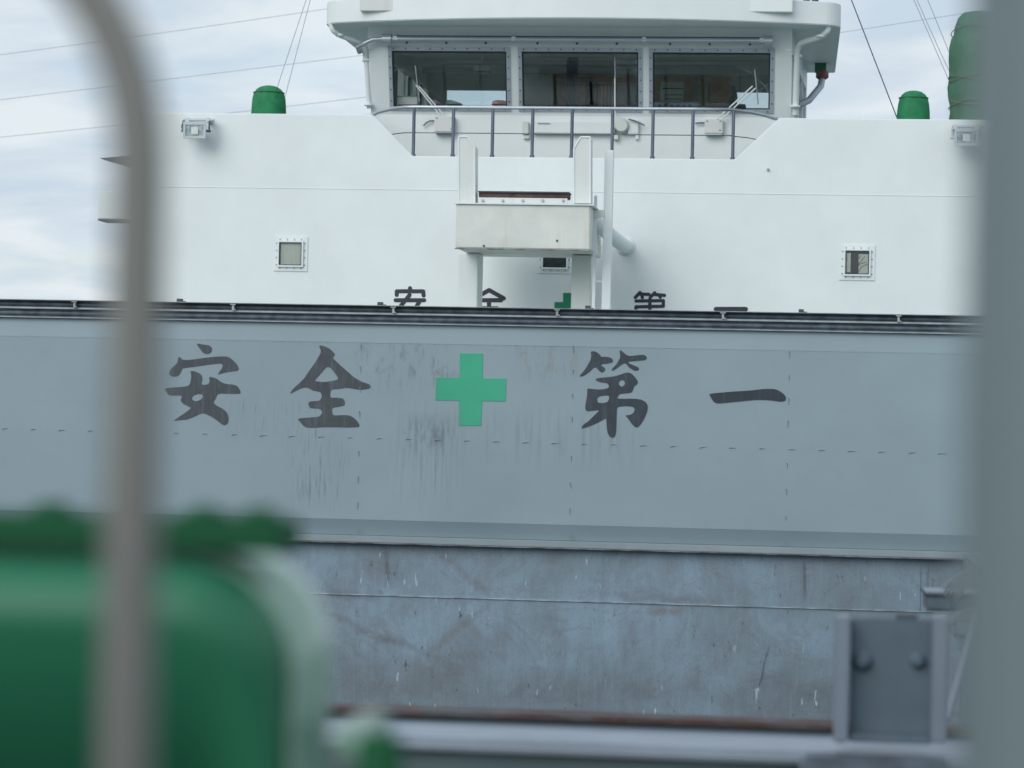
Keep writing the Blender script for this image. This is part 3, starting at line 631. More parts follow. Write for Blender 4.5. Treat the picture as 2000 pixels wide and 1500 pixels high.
heap('red_cloth', 'red and pink cloth heap at the right of the left window', 'cloth', 976, 204, 34, 9, LD+.3, m_pink)
c = P(873,203,LD+.5); mb = MB(); mb.prism([P(871,203,LD+.5),P(871,196,LD+.5),P(880,195,LD+.5),P(900,201,LD+.5),P(900,203,LD+.5)], (0,.2,0)); tag(obj('folder', mb, m_teal), 'teal folder lying on the sill beside the purple cloth', 'folder')
t = wht('monitor', 'dark monitor on the console behind the middle window', 'monitor', 1222, 210, LD+.7)
mb = MB(); mb.pbox(1196,195,1250,214,LD+.7,0,.06); obj('screen', mb, m_console, t, bev=.008); mb = MB(); mb.pbox(1218,214,1228,222,LD+.7,.02,.06); obj('monitor_stand', mb, m_console, t)
t = wht('instrument_panel', 'long low dark instrument panel behind the right wheelhouse window', 'console', 1335, 214, LD+.6)
mb = MB(); mb.pbox(1278,199,1362,222,LD+.6,0,.3); obj('panel_body', mb, m_bluegrey, t, bev=.01)
mb = MB()
for k in range(6): mb.pbox(1285+k*12,204,1291+k*12,208,LD+.6,-.01,-.001)
obj('dial', mb, m_console, t)
t = wht('helm_chair', 'dark high backed helm chair inside behind the right window', 'chair', 1440, 214, LD+1.6)
mb = MB(); a = [P(x,y,LD+1.6) for x,y in ((1427,170),(1436,168),(1440,185),(1437,203),(1456,203),(1457,213),(1424,214),(1424,196),(1430,186))]; mb.prism(a, (0,.4,0)); obj('chair_back', mb, m_console, t, bev=.01)
mb = MB(); mb.tube([P(1438,214,LD+1.8), P(1438,300,LD+1.8)], .04, 8); obj('pedestal', mb, m_console, t)
t = wht('chart_table', 'dark chart table beside the helm chair in the wheelhouse', 'table', 1405, 210, LD+1)
mb = MB(); mb.prism([P(1392,199,LD+1),P(1428,202,LD+1),P(1428,214,LD+1),P(1388,214,LD+1)], (0,.5,0)); obj('table_body', mb, m_console, t)
t = wht('ceiling_lamp', 'box shaped lamp under the wheelhouse ceiling behind the left window', 'ceiling lamp', 940, 125, LD+1.2)
mb = MB(); mb.pbox(925,126,958,138,LD+1.2,0,.3); obj('lamp_box', mb, m_whbeige, t, bev=.01); mb = MB(); mb.pbox(928,138.3,955,141,LD+1.2,.02,.28); obj('lamp_glass', mb, m_lens, t)
zc_ = P(940,126,LD+1.3).z; mb = MB(); mb.box(P(938,126,LD+1.3).x, P(944,126,LD+1.3).x, LD+1.3, LD+1.36, zc_+.001, ROOFB-.06); obj('lamp_stem', mb, m_whbeige, t)
for k, (px, ww) in enumerate(((792,16),(812,10),(839,9))):  # translucent strips standing in for sky seen through the left side windows
    yy, ll = (LD+1.5,.75) if k == 0 else (LD+2.75,.5) if k == 1 else (LD+3.7,.35); xx = wx0+.11 - SPL0*(yy-LD)/(WB-LD); m_ = MB(); n = 10
    v = [(xx+.015*math.sin(i*2.1)-SPL0*(ll*i/n)/(WB-LD), yy-.1+ll*i/n, z) for z in (zb_+.02, zt_-.05) for i in range(n+1)]; m_.add(v, [(i,i+1,n+2+i,n+1+i) for i in range(n)], True)
    tag(obj('side_curtain', m_, m_pale_sheet), ['pale side curtain nearest the front in the wheelhouse left end', 'pale side curtain halfway along the wheelhouse left end', 'pale side curtain nearest the back of the wheelhouse left end'][k], 'curtain', 'curtains along the left side windows')
# roof
rx0, rx1 = P(627,45,36.62).x, P(1643,50,36.45).x; RH = .335; pl = []
def arc(cx_, cy_, r, a0, a1, n=8): return [(cx_+r*math.cos(R(a0+(a1-a0)*i/n)), cy_+r*math.sin(R(a0+(a1-a0)*i/n))) for i in range(n+1)]
rr = .34; pl += arc(rx0+rr, 36.75+rr, rr, 180, 255, 8)
xm = (rx0+rx1)/2; hw = (rx1-rx0)/2-rr
for i in range(1, 20): u = -1+2*i/20; pl.append((xm+u*hw, 36.22+.5*u*u))
pl += arc(rx1-rr, 36.75+rr, rr, 285, 360, 8); pl += [(rx1-.02, 41.95), (rx0+.02, 41.95)]
mb = MB(); mb.prism([(x, y, ROOFB) for x, y in pl], (0, 0, RH)); 
roof = obj('roof', mb, m_white, wh, bev=.012)
for px0, px1 in ((703,785),(1462,1548)):
    m_ = MB(); Dq = 36.55 if px0 < 1000 else 36.50; a, b = P(px0,10,Dq).x, P(px1,10,Dq).x; z0 = ROOFB+RH*.42
    m_.box(a, b, Dq-.02, 36.9, z0, ROOFB+RH+.2); obj('fascia_box', m_, m_whbeige if px0 < 1000 else m_white, roof, bev=.008)
m_ = MB(); m_.box(P(786,10,36.6).x, P(1461,10,36.6).x, 36.75, 36.85, ROOFB+RH+.001, ROOFB+RH+.5); obj('roof_coaming', m_, m_white, roof)
for px in (1575, 1592):
    m_ = MB(); q = P(px, 3, 36.9); m_.lathe([(.05,0),(.05,.05),(.02,.1)], (q.x, 36.95, ROOFB+RH), 10); obj('roof_fitting', m_, m_dark, roof)
# wash pipe along the windows
wp = thing('wash_pipe', 'horizontal stainless pipe with end couplings above the wheelhouse windows', 'pipe', PL(1130, 78, -.14))
def Q(px, py, off=-.13): return PL(px, py, off)
z_ = Q(1130,78).z; y_ = Q(1130,78).y
mb = MB(); mb.tube([(Q(757,75).x,y_,z_),(Q(1500,81).x,y_,z_)], .042, 14); obj('main_pipe', mb, m_steel, wp)
mb = MB(); mb.tube([(Q(770,75).x,y_-.01,z_+.045),(Q(1490,81).x,y_-.01,z_+.045)], .008, 6); obj('thin_line', mb, m_dark, wp)
for a, b in ((747,765),(1492,1509)):
    mb = MB(); mb.tube([(Q(a,75).x,y_,z_-.005),(Q(b,75).x,y_,z_-.005)], .082, 18); obj('coupling', mb, m_steel, wp)
mb = MB(); mb.tube([(Q(748,75).x,y_,z_),Q(728,77),Q(715,83),Q(698,93),Q(695,96)+Vector((0,.3,0))], .034, 12); obj('elbow_pipe', mb, m_steel, wp)
for px in (772,1003,1258,1488):
    q = Q(px,70).x; mb = MB(); mb.prism([(q-.012,y_-.03,z_+.03),(q-.012,y_-.03,z_-.01),(q-.012,y_+.11,z_+.02),(q-.012,y_+.1,z_+.11)], (.024,0,0)); mb.box(q-.03,q+.03,y_-.04,y_-.01,z_-.02,z_+.04); obj('bracket', mb, m_white, wp)
me = None
for px in (795,872,949,1050,1127,1205,1309,1386,1465):
    q = (Q(px,86).x, y_, z_-.034)
    if me is None: mb = MB(); mb.lathe([(.018,0),(.02,-.02),(.008,-.035)], (0,0,0), 8); o = obj('nozzle', mb, m_dark, wp, at=q); me = o.data
    else: obj('nozzle', None, None, wp, at=q, mesh=me)
# drain pipes
def pipe_thing(name, lab, pts, r, mat, collar=None):
    t = thing(name, lab, 'pipe', pts[-1]); m_ = MB()
    q = [pts[0]]
    for a, b, c in zip(pts[:-2], pts[1:-1], pts[2:]):
        for u in (.0,.25,.5,.75,1):
            s0, s1 = b+(a-b)*.3, b+(c-b)*.3; q.append(s0*(1-u)**2+b*2*u*(1-u)+s1*u*u)
    q.append(pts[-1]); m_.tube(q, r, 12); obj('pipe_run', m_, mat, t)
    if collar:
        for c in collar: m_ = MB(); m_.lathe([(r*1.2,-r*.5),(r*1.8,-r*.45),(r*1.8,r*.45),(r*1.2,r*.5)], c, 14); obj('collar', m_, mat, t)
    return t
pipe_thing('drain_pipe', 'white bent drain pipe left of the wheelhouse', [P(645,44,36.9),P(650,60,36.9),P(664,70,37.0),P(700,82,37.2),P(714,92,37.3),P(721,212,37.5)], .035, m_white, [P(664,69,37.0), P(716,118,37.35), P(720,205,37.45)])
pipe_thing('drain_pipe', 'white bent drain pipe right of the wheelhouse', [P(1619,46,36.9),P(1617,60,36.9),P(1604,72,37.0),P(1562,84,37.2),P(1556,104,37.3),P(1553,224,37.5)], .042, m_white, [P(1604,71,37.0), P(1557,110,37.35), P(1553,208,37.45)])
mb = MB(); mb.hexa([P(707,97,37.5),P(711,97,37.5),P(727,212,37.6),P(724,212,37.6)], [P(707,97,37.6),P(711,97,37.6),P(727,212,37.7),P(724,212,37.7)]); tag(obj('corner_strut', mb, m_frame), 'thin dark strut slanting down at the left corner of the wheelhouse', 'strut')
t = thing('deck_lamp', 'small rusty red lamp on a strut behind the right wheelhouse corner', 'lamp', P(1600,165,40.6))
mb = MB(); mb.tube([P(1606,152,40.8),P(1603,168,40.7),P(1580,196,40.4),P(1560,205,40.3)], .055, 10); obj('lamp_arm', mb, m_frame, t)
c = P(1606,148,40.8); mb = MB(); mb.lathe([(.06,-.06),(.1,-.03),(.1,.05),(.05,.09)], c, 14); obj('lamp_head', mb, m_red, t)
mb = MB(); c = P(1606,141,40.8); mb.box(c.x-.12,c.x+.06,c.y-.06,c.y+.06,c.z-.005,ROOFB+.0); obj('lamp_base', mb, m_canvas2, t)

# ------------------------------------------------------------------ railing on the deckhouse notch
RD = DH+.045
rl = thing('railing', 'grey steel railing with nine posts in front of the wheelhouse windows', 'railing', (P(1120,308,RD).x, RD, nzb))
rz = P(1120, 211.5, RD).z
xs = [P(x, 260, RD).x for x in (808,885,962,1040,1117,1196,1275,1353,1432)]
lft, rgt = P(722,218,37.35), P(1521,222,37.2)
def railpath(z, dz=0):
    a = (lft.x+.02, 37.3, z+dz); b = (rgt.x-.02, 37.2, z+dz)
    p0 = [Vector(a), Vector((lft.x+.25, 36.7, z)), Vector((lft.x+.5, 36.3, z)), Vector((lft.x+.72, 36.08, z))]
    p1 = [Vector((rgt.x-.66, 36.08, z)), Vector((rgt.x-.42, 36.3, z)), Vector((rgt.x-.2, 36.7, z)), Vector(b)]
    return p0+[Vector((x, RD, z)) for x in xs]+p1
mb = MB(); mb.tube(railpath(rz), .026, 12); obj('top_rail', mb, m_steel, rl)
zm_ = P(1120,262,RD).z; mb = MB(); mb.tube(railpath(zm_), .007, 6); obj('middle_wire', mb, m_rail, rl)
me = None
for x in xs:
    q = (x, RD, nzb+.002)
    if me is None: mb = MB(); mb.tube([(0,0,.03),(0,0,rz-nzb-.02)], .024, 10); mb.tube([(0,0,0),(0,0,.03)], .034, 10); o = obj('post', mb, m_rail, rl, at=q); me = o.data
    else: obj('post', None, None, rl, at=q, mesh=me)

# ------------------------------------------------------------------ wiper gear on the wheelhouse front
def wbox(lab, px0, py0, px1, py1, arms, blade, cable):
    t = thing('wiper_motor', lab, 'wiper', P((px0+px1)/2, py1, LD-.02), 'window wipers on the wheelhouse front')
    m_ = MB(); m_.pbox(px0,py0,px1,py1,LD,-.13,-.001); b = obj('motor_box', m_, m_whbeige, t, bev=.012)
    m_ = MB(); m_.pbox(px0+2,py1,px1-2,py1+2.5,LD,-.12,-.001); obj('base_flange', m_, m_frame, t)
    for k, a in enumerate(arms):
        m_ = MB(); m_.tube([P(a[0],a[1],LD-.12), PL(a[2],a[3],-.06)], .011, 6); obj('arm', m_, m_white, t)
    m_ = MB(); m_.tube([PL(blade[0],blade[1],-.035), PL(blade[2],blade[3],-.035)], .010, 6); obj('blade', m_, m_frame, t)
    if cable: m_ = MB(); m_.tube([P(x,y,LD-.05) for x,y in cable], .012, 6); obj('cable', m_, m_rail, t)
    for (x, y) in ((px0+5,py0+4),(px1-5,py0+4),(px1-6,py1-7)):
        c = P(x,y,LD-.131); m_ = MB(); m_.lathe([(.012,0),(.012,-.01),(.004,-.014)], c, 8, 'y'); obj('bolt', m_, m_frame, t)
    return t
wbox('wiper with white motor box below the left wheelhouse window', 848,226,887,258, [(860,226,812,166),(868,226,818,168)], (811,128,819,198), [(850,236),(840,236),(832,240),(827,246)])
wbox('wiper with white motor box below the right wheelhouse window', 1376,232,1412,261, [(1400,233,1470,168),(1408,234,1476,172)], (1474,136,1481,204), [(1377,240),(1366,240),(1358,241)])
t = thing('clear_view_motor', 'long white housing and round motor below the middle wheelhouse window', 'wiper', P(1140,262,LD-.02))
mb = MB(); mb.pbox(1040,237,1200,261,LD,-.11,-.001); obj('housing', mb, m_white, t, bev=.012)
mb = MB(); mb.pbox(1020,237,1032,262,LD,-.10,-.001); mb.pbox(1022,263,1034,271,LD,-.06,-.001); obj('end_bracket', mb, m_whbeige, t, bev=.008)
c = P(1214,245,LD-.12); mb = MB(); mb.lathe([(.07,.119),(.105,.10),(.105,0),(.085,-.03)], c, 20, 'y'); obj('round_motor', mb, m_whbeige, t)
mb = MB(); mb.pbox(1226,234,1247,262,LD,-.08,-.001); obj('gear_case', mb, m_white, t, bev=.01)
mb = MB(); mb.tube([P(1228,233,LD-.13),P(1240,236,LD-.12),P(1259,245,LD-.1)], .01, 6); obj('lever', mb, m_rail, t)
mb = MB(); mb.pbox(1198,262,1207,272,LD,-.09,-.001); obj('foot', mb, m_box, t); mb = MB(); mb.pbox(1241,263,1247,272,LD,-.05,-.001); obj('foot', mb, m_white, t)
mb = MB(); mb.tube([P(1202,236,LD-.12), PL(1201,212,-.07), PL(1201,152,-.05)], .012, 6); obj('arm', mb, m_white, t)
mb = MB(); mb.tube([PL(1201,112,-.04), PL(1202,204,-.04)], .009, 6); obj('blade', mb, m_frame, t)
mb = MB(); mb.box(P(1052,240,LD).x, P(1075,240,LD).x, LD-.13, LD-.111, P(1060,243,LD).z, P(1060,241.5,LD).z); obj('handle', mb, m_frame, t)

# ------------------------------------------------------------------ flood lights
def flood(px, py, flip, lab):
    c = P(px, py, DH-.25); t = thing('floodlight', lab, 'floodlight', (c.x, DH-.01, c.z), 'floodlights on the deckhouse front')
    w_, h_ = .165, .12; x, z = c.x, c.z
    m_ = MB(); y0 = DH-.36
    m_.hexa([(x-w_,y0,z-h_),(x+w_,y0,z-h_),(x+w_,y0,z+h_*.9),(x-w_,y0,z+h_*.9)], [(x-w_*.65,y0+.2,z-h_*.5),(x+w_*.65,y0+.2,z-h_*.5),(x+w_*.65,y0+.2,z+h_*.8),(x-w_*.65,y0+.2,z+h_*.8)]); b = obj('housing', m_, m_grey, t, bev=.012)
    m_ = MB(); i = .035
    for q in ((-w_,w_,h_-i-.012,h_),(-w_,w_,-h_,-h_+i),(-w_,-w_+i,-h_+i,h_-i-.012),(w_-i,w_,-h_+i,h_-i-.012)): m_.box(x+q[0],x+q[1],y0-.022,y0-.001,z+q[2],z+q[3])
    f = obj('front_frame', m_, m_grey, t, bev=.004)
    m_ = MB(); m_.box(x-w_+i,x+w_-i,y0-.010,y0-.002,z-h_+i,z+h_-i-.012); obj('lens', m_, m_lens, t)
    m_ = MB(); m_.box(x-.05,x+.05,y0-.0165,y0-.0115,z-.055,z+.045); obj('reflector', m_, m_paper, t)
    for s_ in (-1,1):
        m_ = MB()
        m_.box(x+s_*(w_+.025)-.008, x+s_*(w_+.025)+.008, y0+.05, DH-.1, z+.10, z+.14)
        m_.tube([(x+s_*(w_+.025), y0+.08, z-.02),(x+s_*(w_+.025), y0+.08, z+.12)], .014, 6)
        m_.tube([(x+s_*w_*.8, y0+.08, z), (x+s_*(w_+.05), y0+.08, z)], .018, 8)
        obj('yoke_arm', m_, m_grey if flip else m_rail, t)
    
    m_ = MB(); m_.tube([(x-w_-.03, DH-.2, z+.165),(x+w_+.08, DH-.2, z+.165)], .022, 8); obj('cross_bar', m_, m_grey, t)
    for s_ in (-1,1): m_ = MB(); m_.box(x+s_*.15-.03, x+s_*.15+.03, DH-.22, DH-.001, z+.13, z+.2); obj('wall_bracket', m_, m_whbeige, t, bev=.006)
    if not flip: m_ = MB(); m_.tube([(x-w_-.05,DH-.1,z+.17),(x-w_-.07,DH-.15,z+.08),(x-w_-.02,DH-.2,z-.02)], .02, 6); obj('cable', m_, m_dark, t)
    return t
flood(384, 256, False, 'grey floodlight on the left end of the deckhouse top edge')
flood(1887, 270, True, 'grey floodlight below the tall green tarpaulin on the right')

# ------------------------------------------------------------------ green canvas covers
def cover(px0, px1, py0, py1, lab, folds):
    D = DH+.45; a, b = P(px0,py1,D), P(px1,py1,D); x = (a.x+b.x)/2; r = (b.x-a.x)/2; zt__ = P((px0+px1)/2,py0,D).z; zb__ = ztop-.6
    zv = P((px0+px1)/2,py1,D).z; h = zt__-zv
    t = thing('canvas_cover', lab, 'canvas cover', (x, D, zb__), 'green canvas covers on the deckhouse roof')
    prof = [(r*1.03, zb__), (r*1.0, zv), (r*.98, zv+h*.25), (r*.94, zv+h*.5), (r*.86, zv+h*.7), (r*.72, zv+h*.84), (r*.5, zv+h*.94), (r*.25, zv+h*.985), (.01, zv+h)]
    m_ = MB(); m_.lathe(prof, (x, D, 0), 48, 'z', lambda an, k: 1+(.03*abs(math.sin(folds*an))-.02)*(k > .3)*(k < .9)+.012*math.sin(3*an+k*4))
    obj('cloth', m_, m_canvas, t)
    m_ = MB(); zz = zv+h*.72; m_.tube([(x+r*.88*math.cos(q), D+r*.88*math.sin(q), zz) for q in [k*math.pi/12 for k in range(25)]], .008, 5); obj('drawstring', m_, m_canvas2, t)
    return t
cover(491, 558, 167, 219, 'small round green canvas cover standing left of the wheelhouse', 5)
cover(1751, 1816, 177, 230, 'small round green canvas cover standing right of the wheelhouse', 4)
t = thing('tarpaulin_bundle', 'tall faded green tarpaulin bundle tied with rope at the right edge', 'tarpaulin', P(1918, 300, 37))
D = 37.0; x = P(1912,130,D).x; k_ = D/F
prof_px = [(62,300),(57,240),(53,222),(53,206),(56,190),(57,172),(54,156),(55,140),(57,118),(57,92),(54,74),(51,69),(49,54),(42,36),(33,27),(24,25),(3,24)]
prof = [(w_*k_, P(1912, y, D).z) for w_, y in prof_px]
mb = MB(); mb.lathe(prof, (x, D, 0), 40, 'z', lambda an, k: 1+.03*math.sin(2*an+k*7)+.045*abs(math.sin(4*an+k*3))-.03+.02*math.sin(9*an+k*12)); obj('tarpaulin', mb, m_canvas2, t)
for y in (62,155,158,203,206):
    r_ = min(prof, key=lambda p: abs(p[0]*0+p[1]-P(1912,y,D).z))[0]*1.035; zz = P(1912,y,D).z
    mb = MB(); mb.tube([(x+r_*1.03*math.cos(q), D+r_*1.03*math.sin(q), zz+.05*math.sin(q*2+y)) for q in [k*math.pi/14 for k in range(29)]], .007, 5); obj('rope', mb, m_rope, t)

# ------------------------------------------------------------------ boom rest in front of the deckhouse
BD = 33.4
br = thing('boom_rest', 'white boom rest box with two upright horns on twin posts before the deckhouse', 'boom rest', (P(1025,600,BD).x, BD, DECK))
mb = MB(); mb.pbox(890,400,1152,486,BD,0,1.9); obj('box', mb, m_box, br, bev=.012)
mb = MB(); mb.pbox(888,397.5,1160,399.7,BD,-.03,1.93); obj('top_plate', mb, m_white, br)
mb = MB(); mb.pbox(888,486.3,1153,488.2,BD,-.012,.02); obj('bottom_edge', mb, m_rust2, br)
for a, b in ((894,933),(1116,1154)):
    mb = MB(); q0, q1 = P(a,550,BD+1.0).x, P(b,550,BD+1.0).x; mb.box(q0, q1, BD+1.0, BD+1.55, DECK, P(1020,487,BD).z-.001); obj('post', mb, m_whbeige if a > 1000 else m_white, br, bev=.01)
def horn(pts, inner):
    m_ = MB(); m_.prism([P(x,y,BD+.25) for x,y in pts], (0,.35,0)); h_ = obj('horn', m_, m_whbeige, br)
    pp = [P(x,y,BD+.25) for x,y in pts]; m_ = MB()
    for a, b in zip(pp, pp[1:]): m_.tube([a, b], .014, 6)
    obj('rim', m_, m_white, h_)
horn([(896,397),(896,267),(913,267),(927,287),(927,397)], 1)
horn([(1121,397),(1121,290),(1134,268),(1153,268),(1153,397)], -1)
mb = MB(); mb.pbox(935,376,1111,387,BD,.32,.6); obj('timber_pad', mb, m_darkwood, br, bev=.01)
mb = MB(); mb.pbox(934,374,1112,376.5,BD,.29,.62); obj('pad_cap', mb, m_dark, br)
mb = MB(); mb.pbox(935,386.5,1108,397.3,BD,.2,.24); obj('pad_flange', mb, m_whbeige, br)
me = None
for x in (943,982,1021,1060,1100):
    c = P(x,392,BD+.2); 
    if me is None: m_ = MB(); m_.lathe([(.02,0),(.02,-.02),(.01,-.028)], (0,0,0), 6, 'y'); o = obj('bolt', m_, m_frame, br, at=c); me = o.data
    else: obj('bolt', None, None, br, at=c, mesh=me)
for x, y in ((1088,470),(945,480)):
    c = P(x,y,BD); m_ = MB(); m_.lathe([(.014,0),(.014,-.012),(.004,-.016)], (c.x,BD,c.z), 8, 'y'); obj('bolt', m_, m_dark, br)
# mast pole with ladder rail and a fat bent pipe
t = thing('ladder_pole', 'white vertical pole with a thin ladder rail right of the boom rest', 'pole', (P(1185,600,34).x, 34, DECK))
mb = MB(); a, b = P(1179,400,34).x, P(1196,400,34).x; mb.box(a, b, 34, 34.14, DECK, P(1188,293,34).z); obj('pole', mb, m_white, t, bev=.006)
mb = MB(); q = P(1160,540,34).x; mb.box(q-.02, q+.02, 34.0, 34.04, DECK, P(1160,382,34).z); obj('ladder_rail', mb, m_white, t)
for y in (415,482,549,616): mb = MB(); z = P(1170,y,34).z; mb.box(q+.02, a, 34.01, 34.03, z-.008, z+.008); obj('rung', mb, m_white, t)
mb = MB(); mb.pbox(1158,410,1180,425,34,-.02,-.001); obj('link_plate', mb, m_whbeige, t)
t = thing('bent_pipe', 'fat white bent pipe running from the boom rest into the deckhouse wall', 'pipe', P(1215,478,DH))
mb = MB(); mb.tube([P(1150,432,34.6),P(1165,436,34.6),P(1180,448,34.7),P(1195,462,34.9),P(1208,472,35.2),P(1218,479,35.6),P(1222,481,36.0)], .1, 16); obj('pipe_bend', mb, m_white, t)
c = P(1222,481,36.0); mb = MB(); mb.lathe([(.1,-.02),(.135,-.018),(.135,0)], (c.x, DH-.001, c.z), 18, 'y'); obj('wall_flange', mb, m_white, t)

# ------------------------------------------------------------------ wires
def wire(name, lab, cat, pts, D, r, mat, grp=None):
    m_ = MB(); W_ = [P(x, y, D) if len(q) == 2 else P(x, y, q[2]) for q in pts for x, y in [q[:2]]]
    m_.tube(W_, r, 5, False); return tag(obj(name, m_, mat), lab, cat, grp)
def para(p0, p1, p2, n=24, ext=(-.25, 1.25)):
    o = []
    for i in range(n+1):
        x = p0[0]+(p2[0]-p0[0])*(ext[0]+(ext[1]-ext[0])*i/n)
        l0 = (x-p1[0])*(x-p2[0])/((p0[0]-p1[0])*(p0[0]-p2[0])); l1 = (x-p0[0])*(x-p2[0])/((p1[0]-p0[0])*(p1[0]-p2[0])); l2 = (x-p0[0])*(x-p1[0])/((p2[0]-p0[0])*(p2[0]-p1[0]))
        o.append((x, p0[1]*l0+p1[1]*l1+p2[1]*l2))
    return o
G = 'overhead wires crossing the sky'
wire('overhead_wire', 'highest of the thin overhead wires in the left sky', 'wire', para((0,107),(310,65),(620,20)), 110, .009, m_wire, G)
wire('overhead_wire', 'middle one of the thin overhead wires in the left sky', 'wire', para((0,195),(350,152),(700,109)), 110, .009, m_wire, G)
wire('overhead_wire', 'lowest thin overhead wire passing behind the wheelhouse to the right', 'wire', para((0,268),(712,190),(1645,63), ext=(-.2,1.3)), 110, .009, m_wire, G)
G = 'stay wires rising above the deckhouse roof'
wire('stay_wire', 'left one of two stay wires above the left green cover', 'wire', [(535,190),(598,0),(640,-130)], 38.5, .0045, m_wire, G)
wire('stay_wire', 'right one of two stay wires above the left green cover', 'wire', [(554,200),(606,0),(640,-130)], 38.5, .0045, m_wire, G)
wire('blue_stay_wire', 'dark blue wire slanting down to the right green cover', 'wire', [(1620,-110),(1663,0),(1751,228),(1756,240)], 36.45, .008, m_blue)
wire('stay_wire', 'leftmost stay wire beside the tall green tarpaulin', 'wire', [(1730,-120),(1785,0),(1872,200)], 38.5, .0045, m_wire, G)
wire('stay_wire', 'knotted stay wire beside the tall green tarpaulin', 'wire', [(1735,-120),(1791,0),(1838,105),(1890,215)], 38.4, .0045, m_wire, G)
wire('stay_wire', 'rightmost stay wire beside the tall green tarpaulin', 'wire', [(1762,-120),(1812,0),(1857,110),(1900,215)], 38.5, .0045, m_wire, G)

# ------------------------------------------------------------------ near edge of the hold
rim = thing('hold_rim', 'rusty brown steel rim along the near edge of the hold', 'steel rim', (P(1150,1400,8).x, 8, P(1150,1400,8).z))
zr = P(1150, 1391, 8.0).z; zr2 = P(1150,1410,7.9).z; nx0, nx1 = HX0-.5, HX1+1.5
mb = MB(); mb.box(nx0, nx1, 7.9, 8.0, .8, zr2-.002); obj('rim_wall', mb, m_ledge_face, rim)
mb = MB(); mb.box(nx0, nx1, 7.88, 8.03, zr2, zr); obj('rim_bar', mb, m_rust, rim, bev=.006)
lg = thing('near_ledge', 'pale blurred steel ledge running along the bottom of the view', 'steel ledge', (P(1150,1440,5.6).x, 5.6, DECK))
zl = P(1150, 1452, 5.6).z
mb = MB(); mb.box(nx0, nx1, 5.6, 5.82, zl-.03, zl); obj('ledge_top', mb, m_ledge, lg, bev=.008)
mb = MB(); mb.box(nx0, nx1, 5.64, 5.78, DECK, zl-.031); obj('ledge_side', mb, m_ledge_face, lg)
mb = MB(); mb.box(nx0, nx1, 5.83, 7.88, zr2-.06, zr2-.012); obj('gutter_plate', mb, m_bracket_edge, lg)
mb = MB(); mb.pbox(1560,1484,1860,1530,5.5,0,.1); tag(obj('rubber_fender', mb, m_rubber, bev=.015), 'dark rubber block under the bolted bracket at the bottom right', 'rubber block')
# bolted channel bracket
BR = 5.58
bk = thing('bolted_bracket', 'slate grey channel bracket with two bolts on the pale ledge', 'bracket', P(1742,1452,BR))
mb = MB(); mb.pbox(1660,1209,1822,1452,BR+.06,0,.02); obj('back_plate', mb, m_bracket, bk, bev=.003)
mb = MB(); mb.pbox(1630,1205,1659,1452,BR,-.0,.085); obj('flange', mb, m_bracket_edge, bk, bev=.004)
mb = MB(); mb.pbox(1820,1206,1850,1452,BR,-.0,.085); obj('flange', mb, m_bracket_edge, bk, bev=.004)
mb = MB(); mb.pbox(1661,1436,1819,1452,BR,.012,.058); obj('bottom_plate', mb, m_bracket, bk, bev=.004)
mb = MB(); mb.pbox(1750,1200,1792,1208,BR+.06,0,.03); obj('top_tab', mb, m_dark, bk)
for x, s_ in ((1685,1.0),(1793,.8)):
    c = P(x,1291,BR+.06); r_ = .018*s_; m_ = MB(); m_.lathe([(r_*1.3,0),(r_*1.3,-.004),(r_*.6,-.0045)], c, 18, 'y'); m_.lathe([(r_,-.0045),(r_,-.016),(r_*.85,-.018)], c, 6, 'y'); m_.lathe([(r_*.55,-.0182),(r_*.55,-.026),(r_*.4,-.028)], c, 12, 'y'); obj('bolt', m_, m_bracket, bk)
# cables, junction box and brace right of the bracket
t = thing('cable_bundle', 'bundle of pale hanging cables beside the right pillar', 'cables', P(1880,1160,9))
for k in range(7):
    m_ = MB(); o = k*7; m_.tube([P(1840+k*3,1150+o,9+.02*k),P(1858+k*2,1131+o*.9,9),P(1882,1116+o*.8,9),P(1925,1108+o*.8,9),P(1990,1120+o,9)], .0038, 7); obj('cable', m_, m_cable, t)
for k in range(4):
    m_ = MB(); o = k*6; m_.tube([P(1815+k*6,1206+o*.4,9),P(1850,1200+o,9),P(1890,1190+o,9),P(1960,1186+o,9)], .0038, 7); obj('cable', m_, m_cable, t)
t = thing('junction_box', 'grey box under the hanging cables beside the right pillar', 'box', P(1870,1205,9.3))
mb = MB(); mb.pbox(1807,1162,1965,1196,9.3,0,.2); obj('box_body', mb, m_bracket, t, bev=.01); mb = MB(); mb.pbox(1804,1158,1968,1164,9.3,-.02,.22); obj('box_lid', mb, m_bracket_edge, t, bev=.006)
mb = MB(); mb.pbox(1856,1215,1990,1252,9.3,0,.2); obj('lower_box', mb, m_bracket_edge, t, bev=.02)
t = thing('brace_rod', 'pale slanting brace rod right of the bolted bracket', 'rod', P(1850,1400,7.2))
mb = MB(); mb.tube([P(1848,1405,7.2),P(1892,1245,7.3),P(1905,1195,7.3)], .012, 8); obj('rod', mb, m_bracket_edge, t)
mb = MB(); mb.pbox(1856,1275,1880,1400,7.5,0,.05); obj('upright_plate', mb, m_bracket_edge, t, bev=.01)

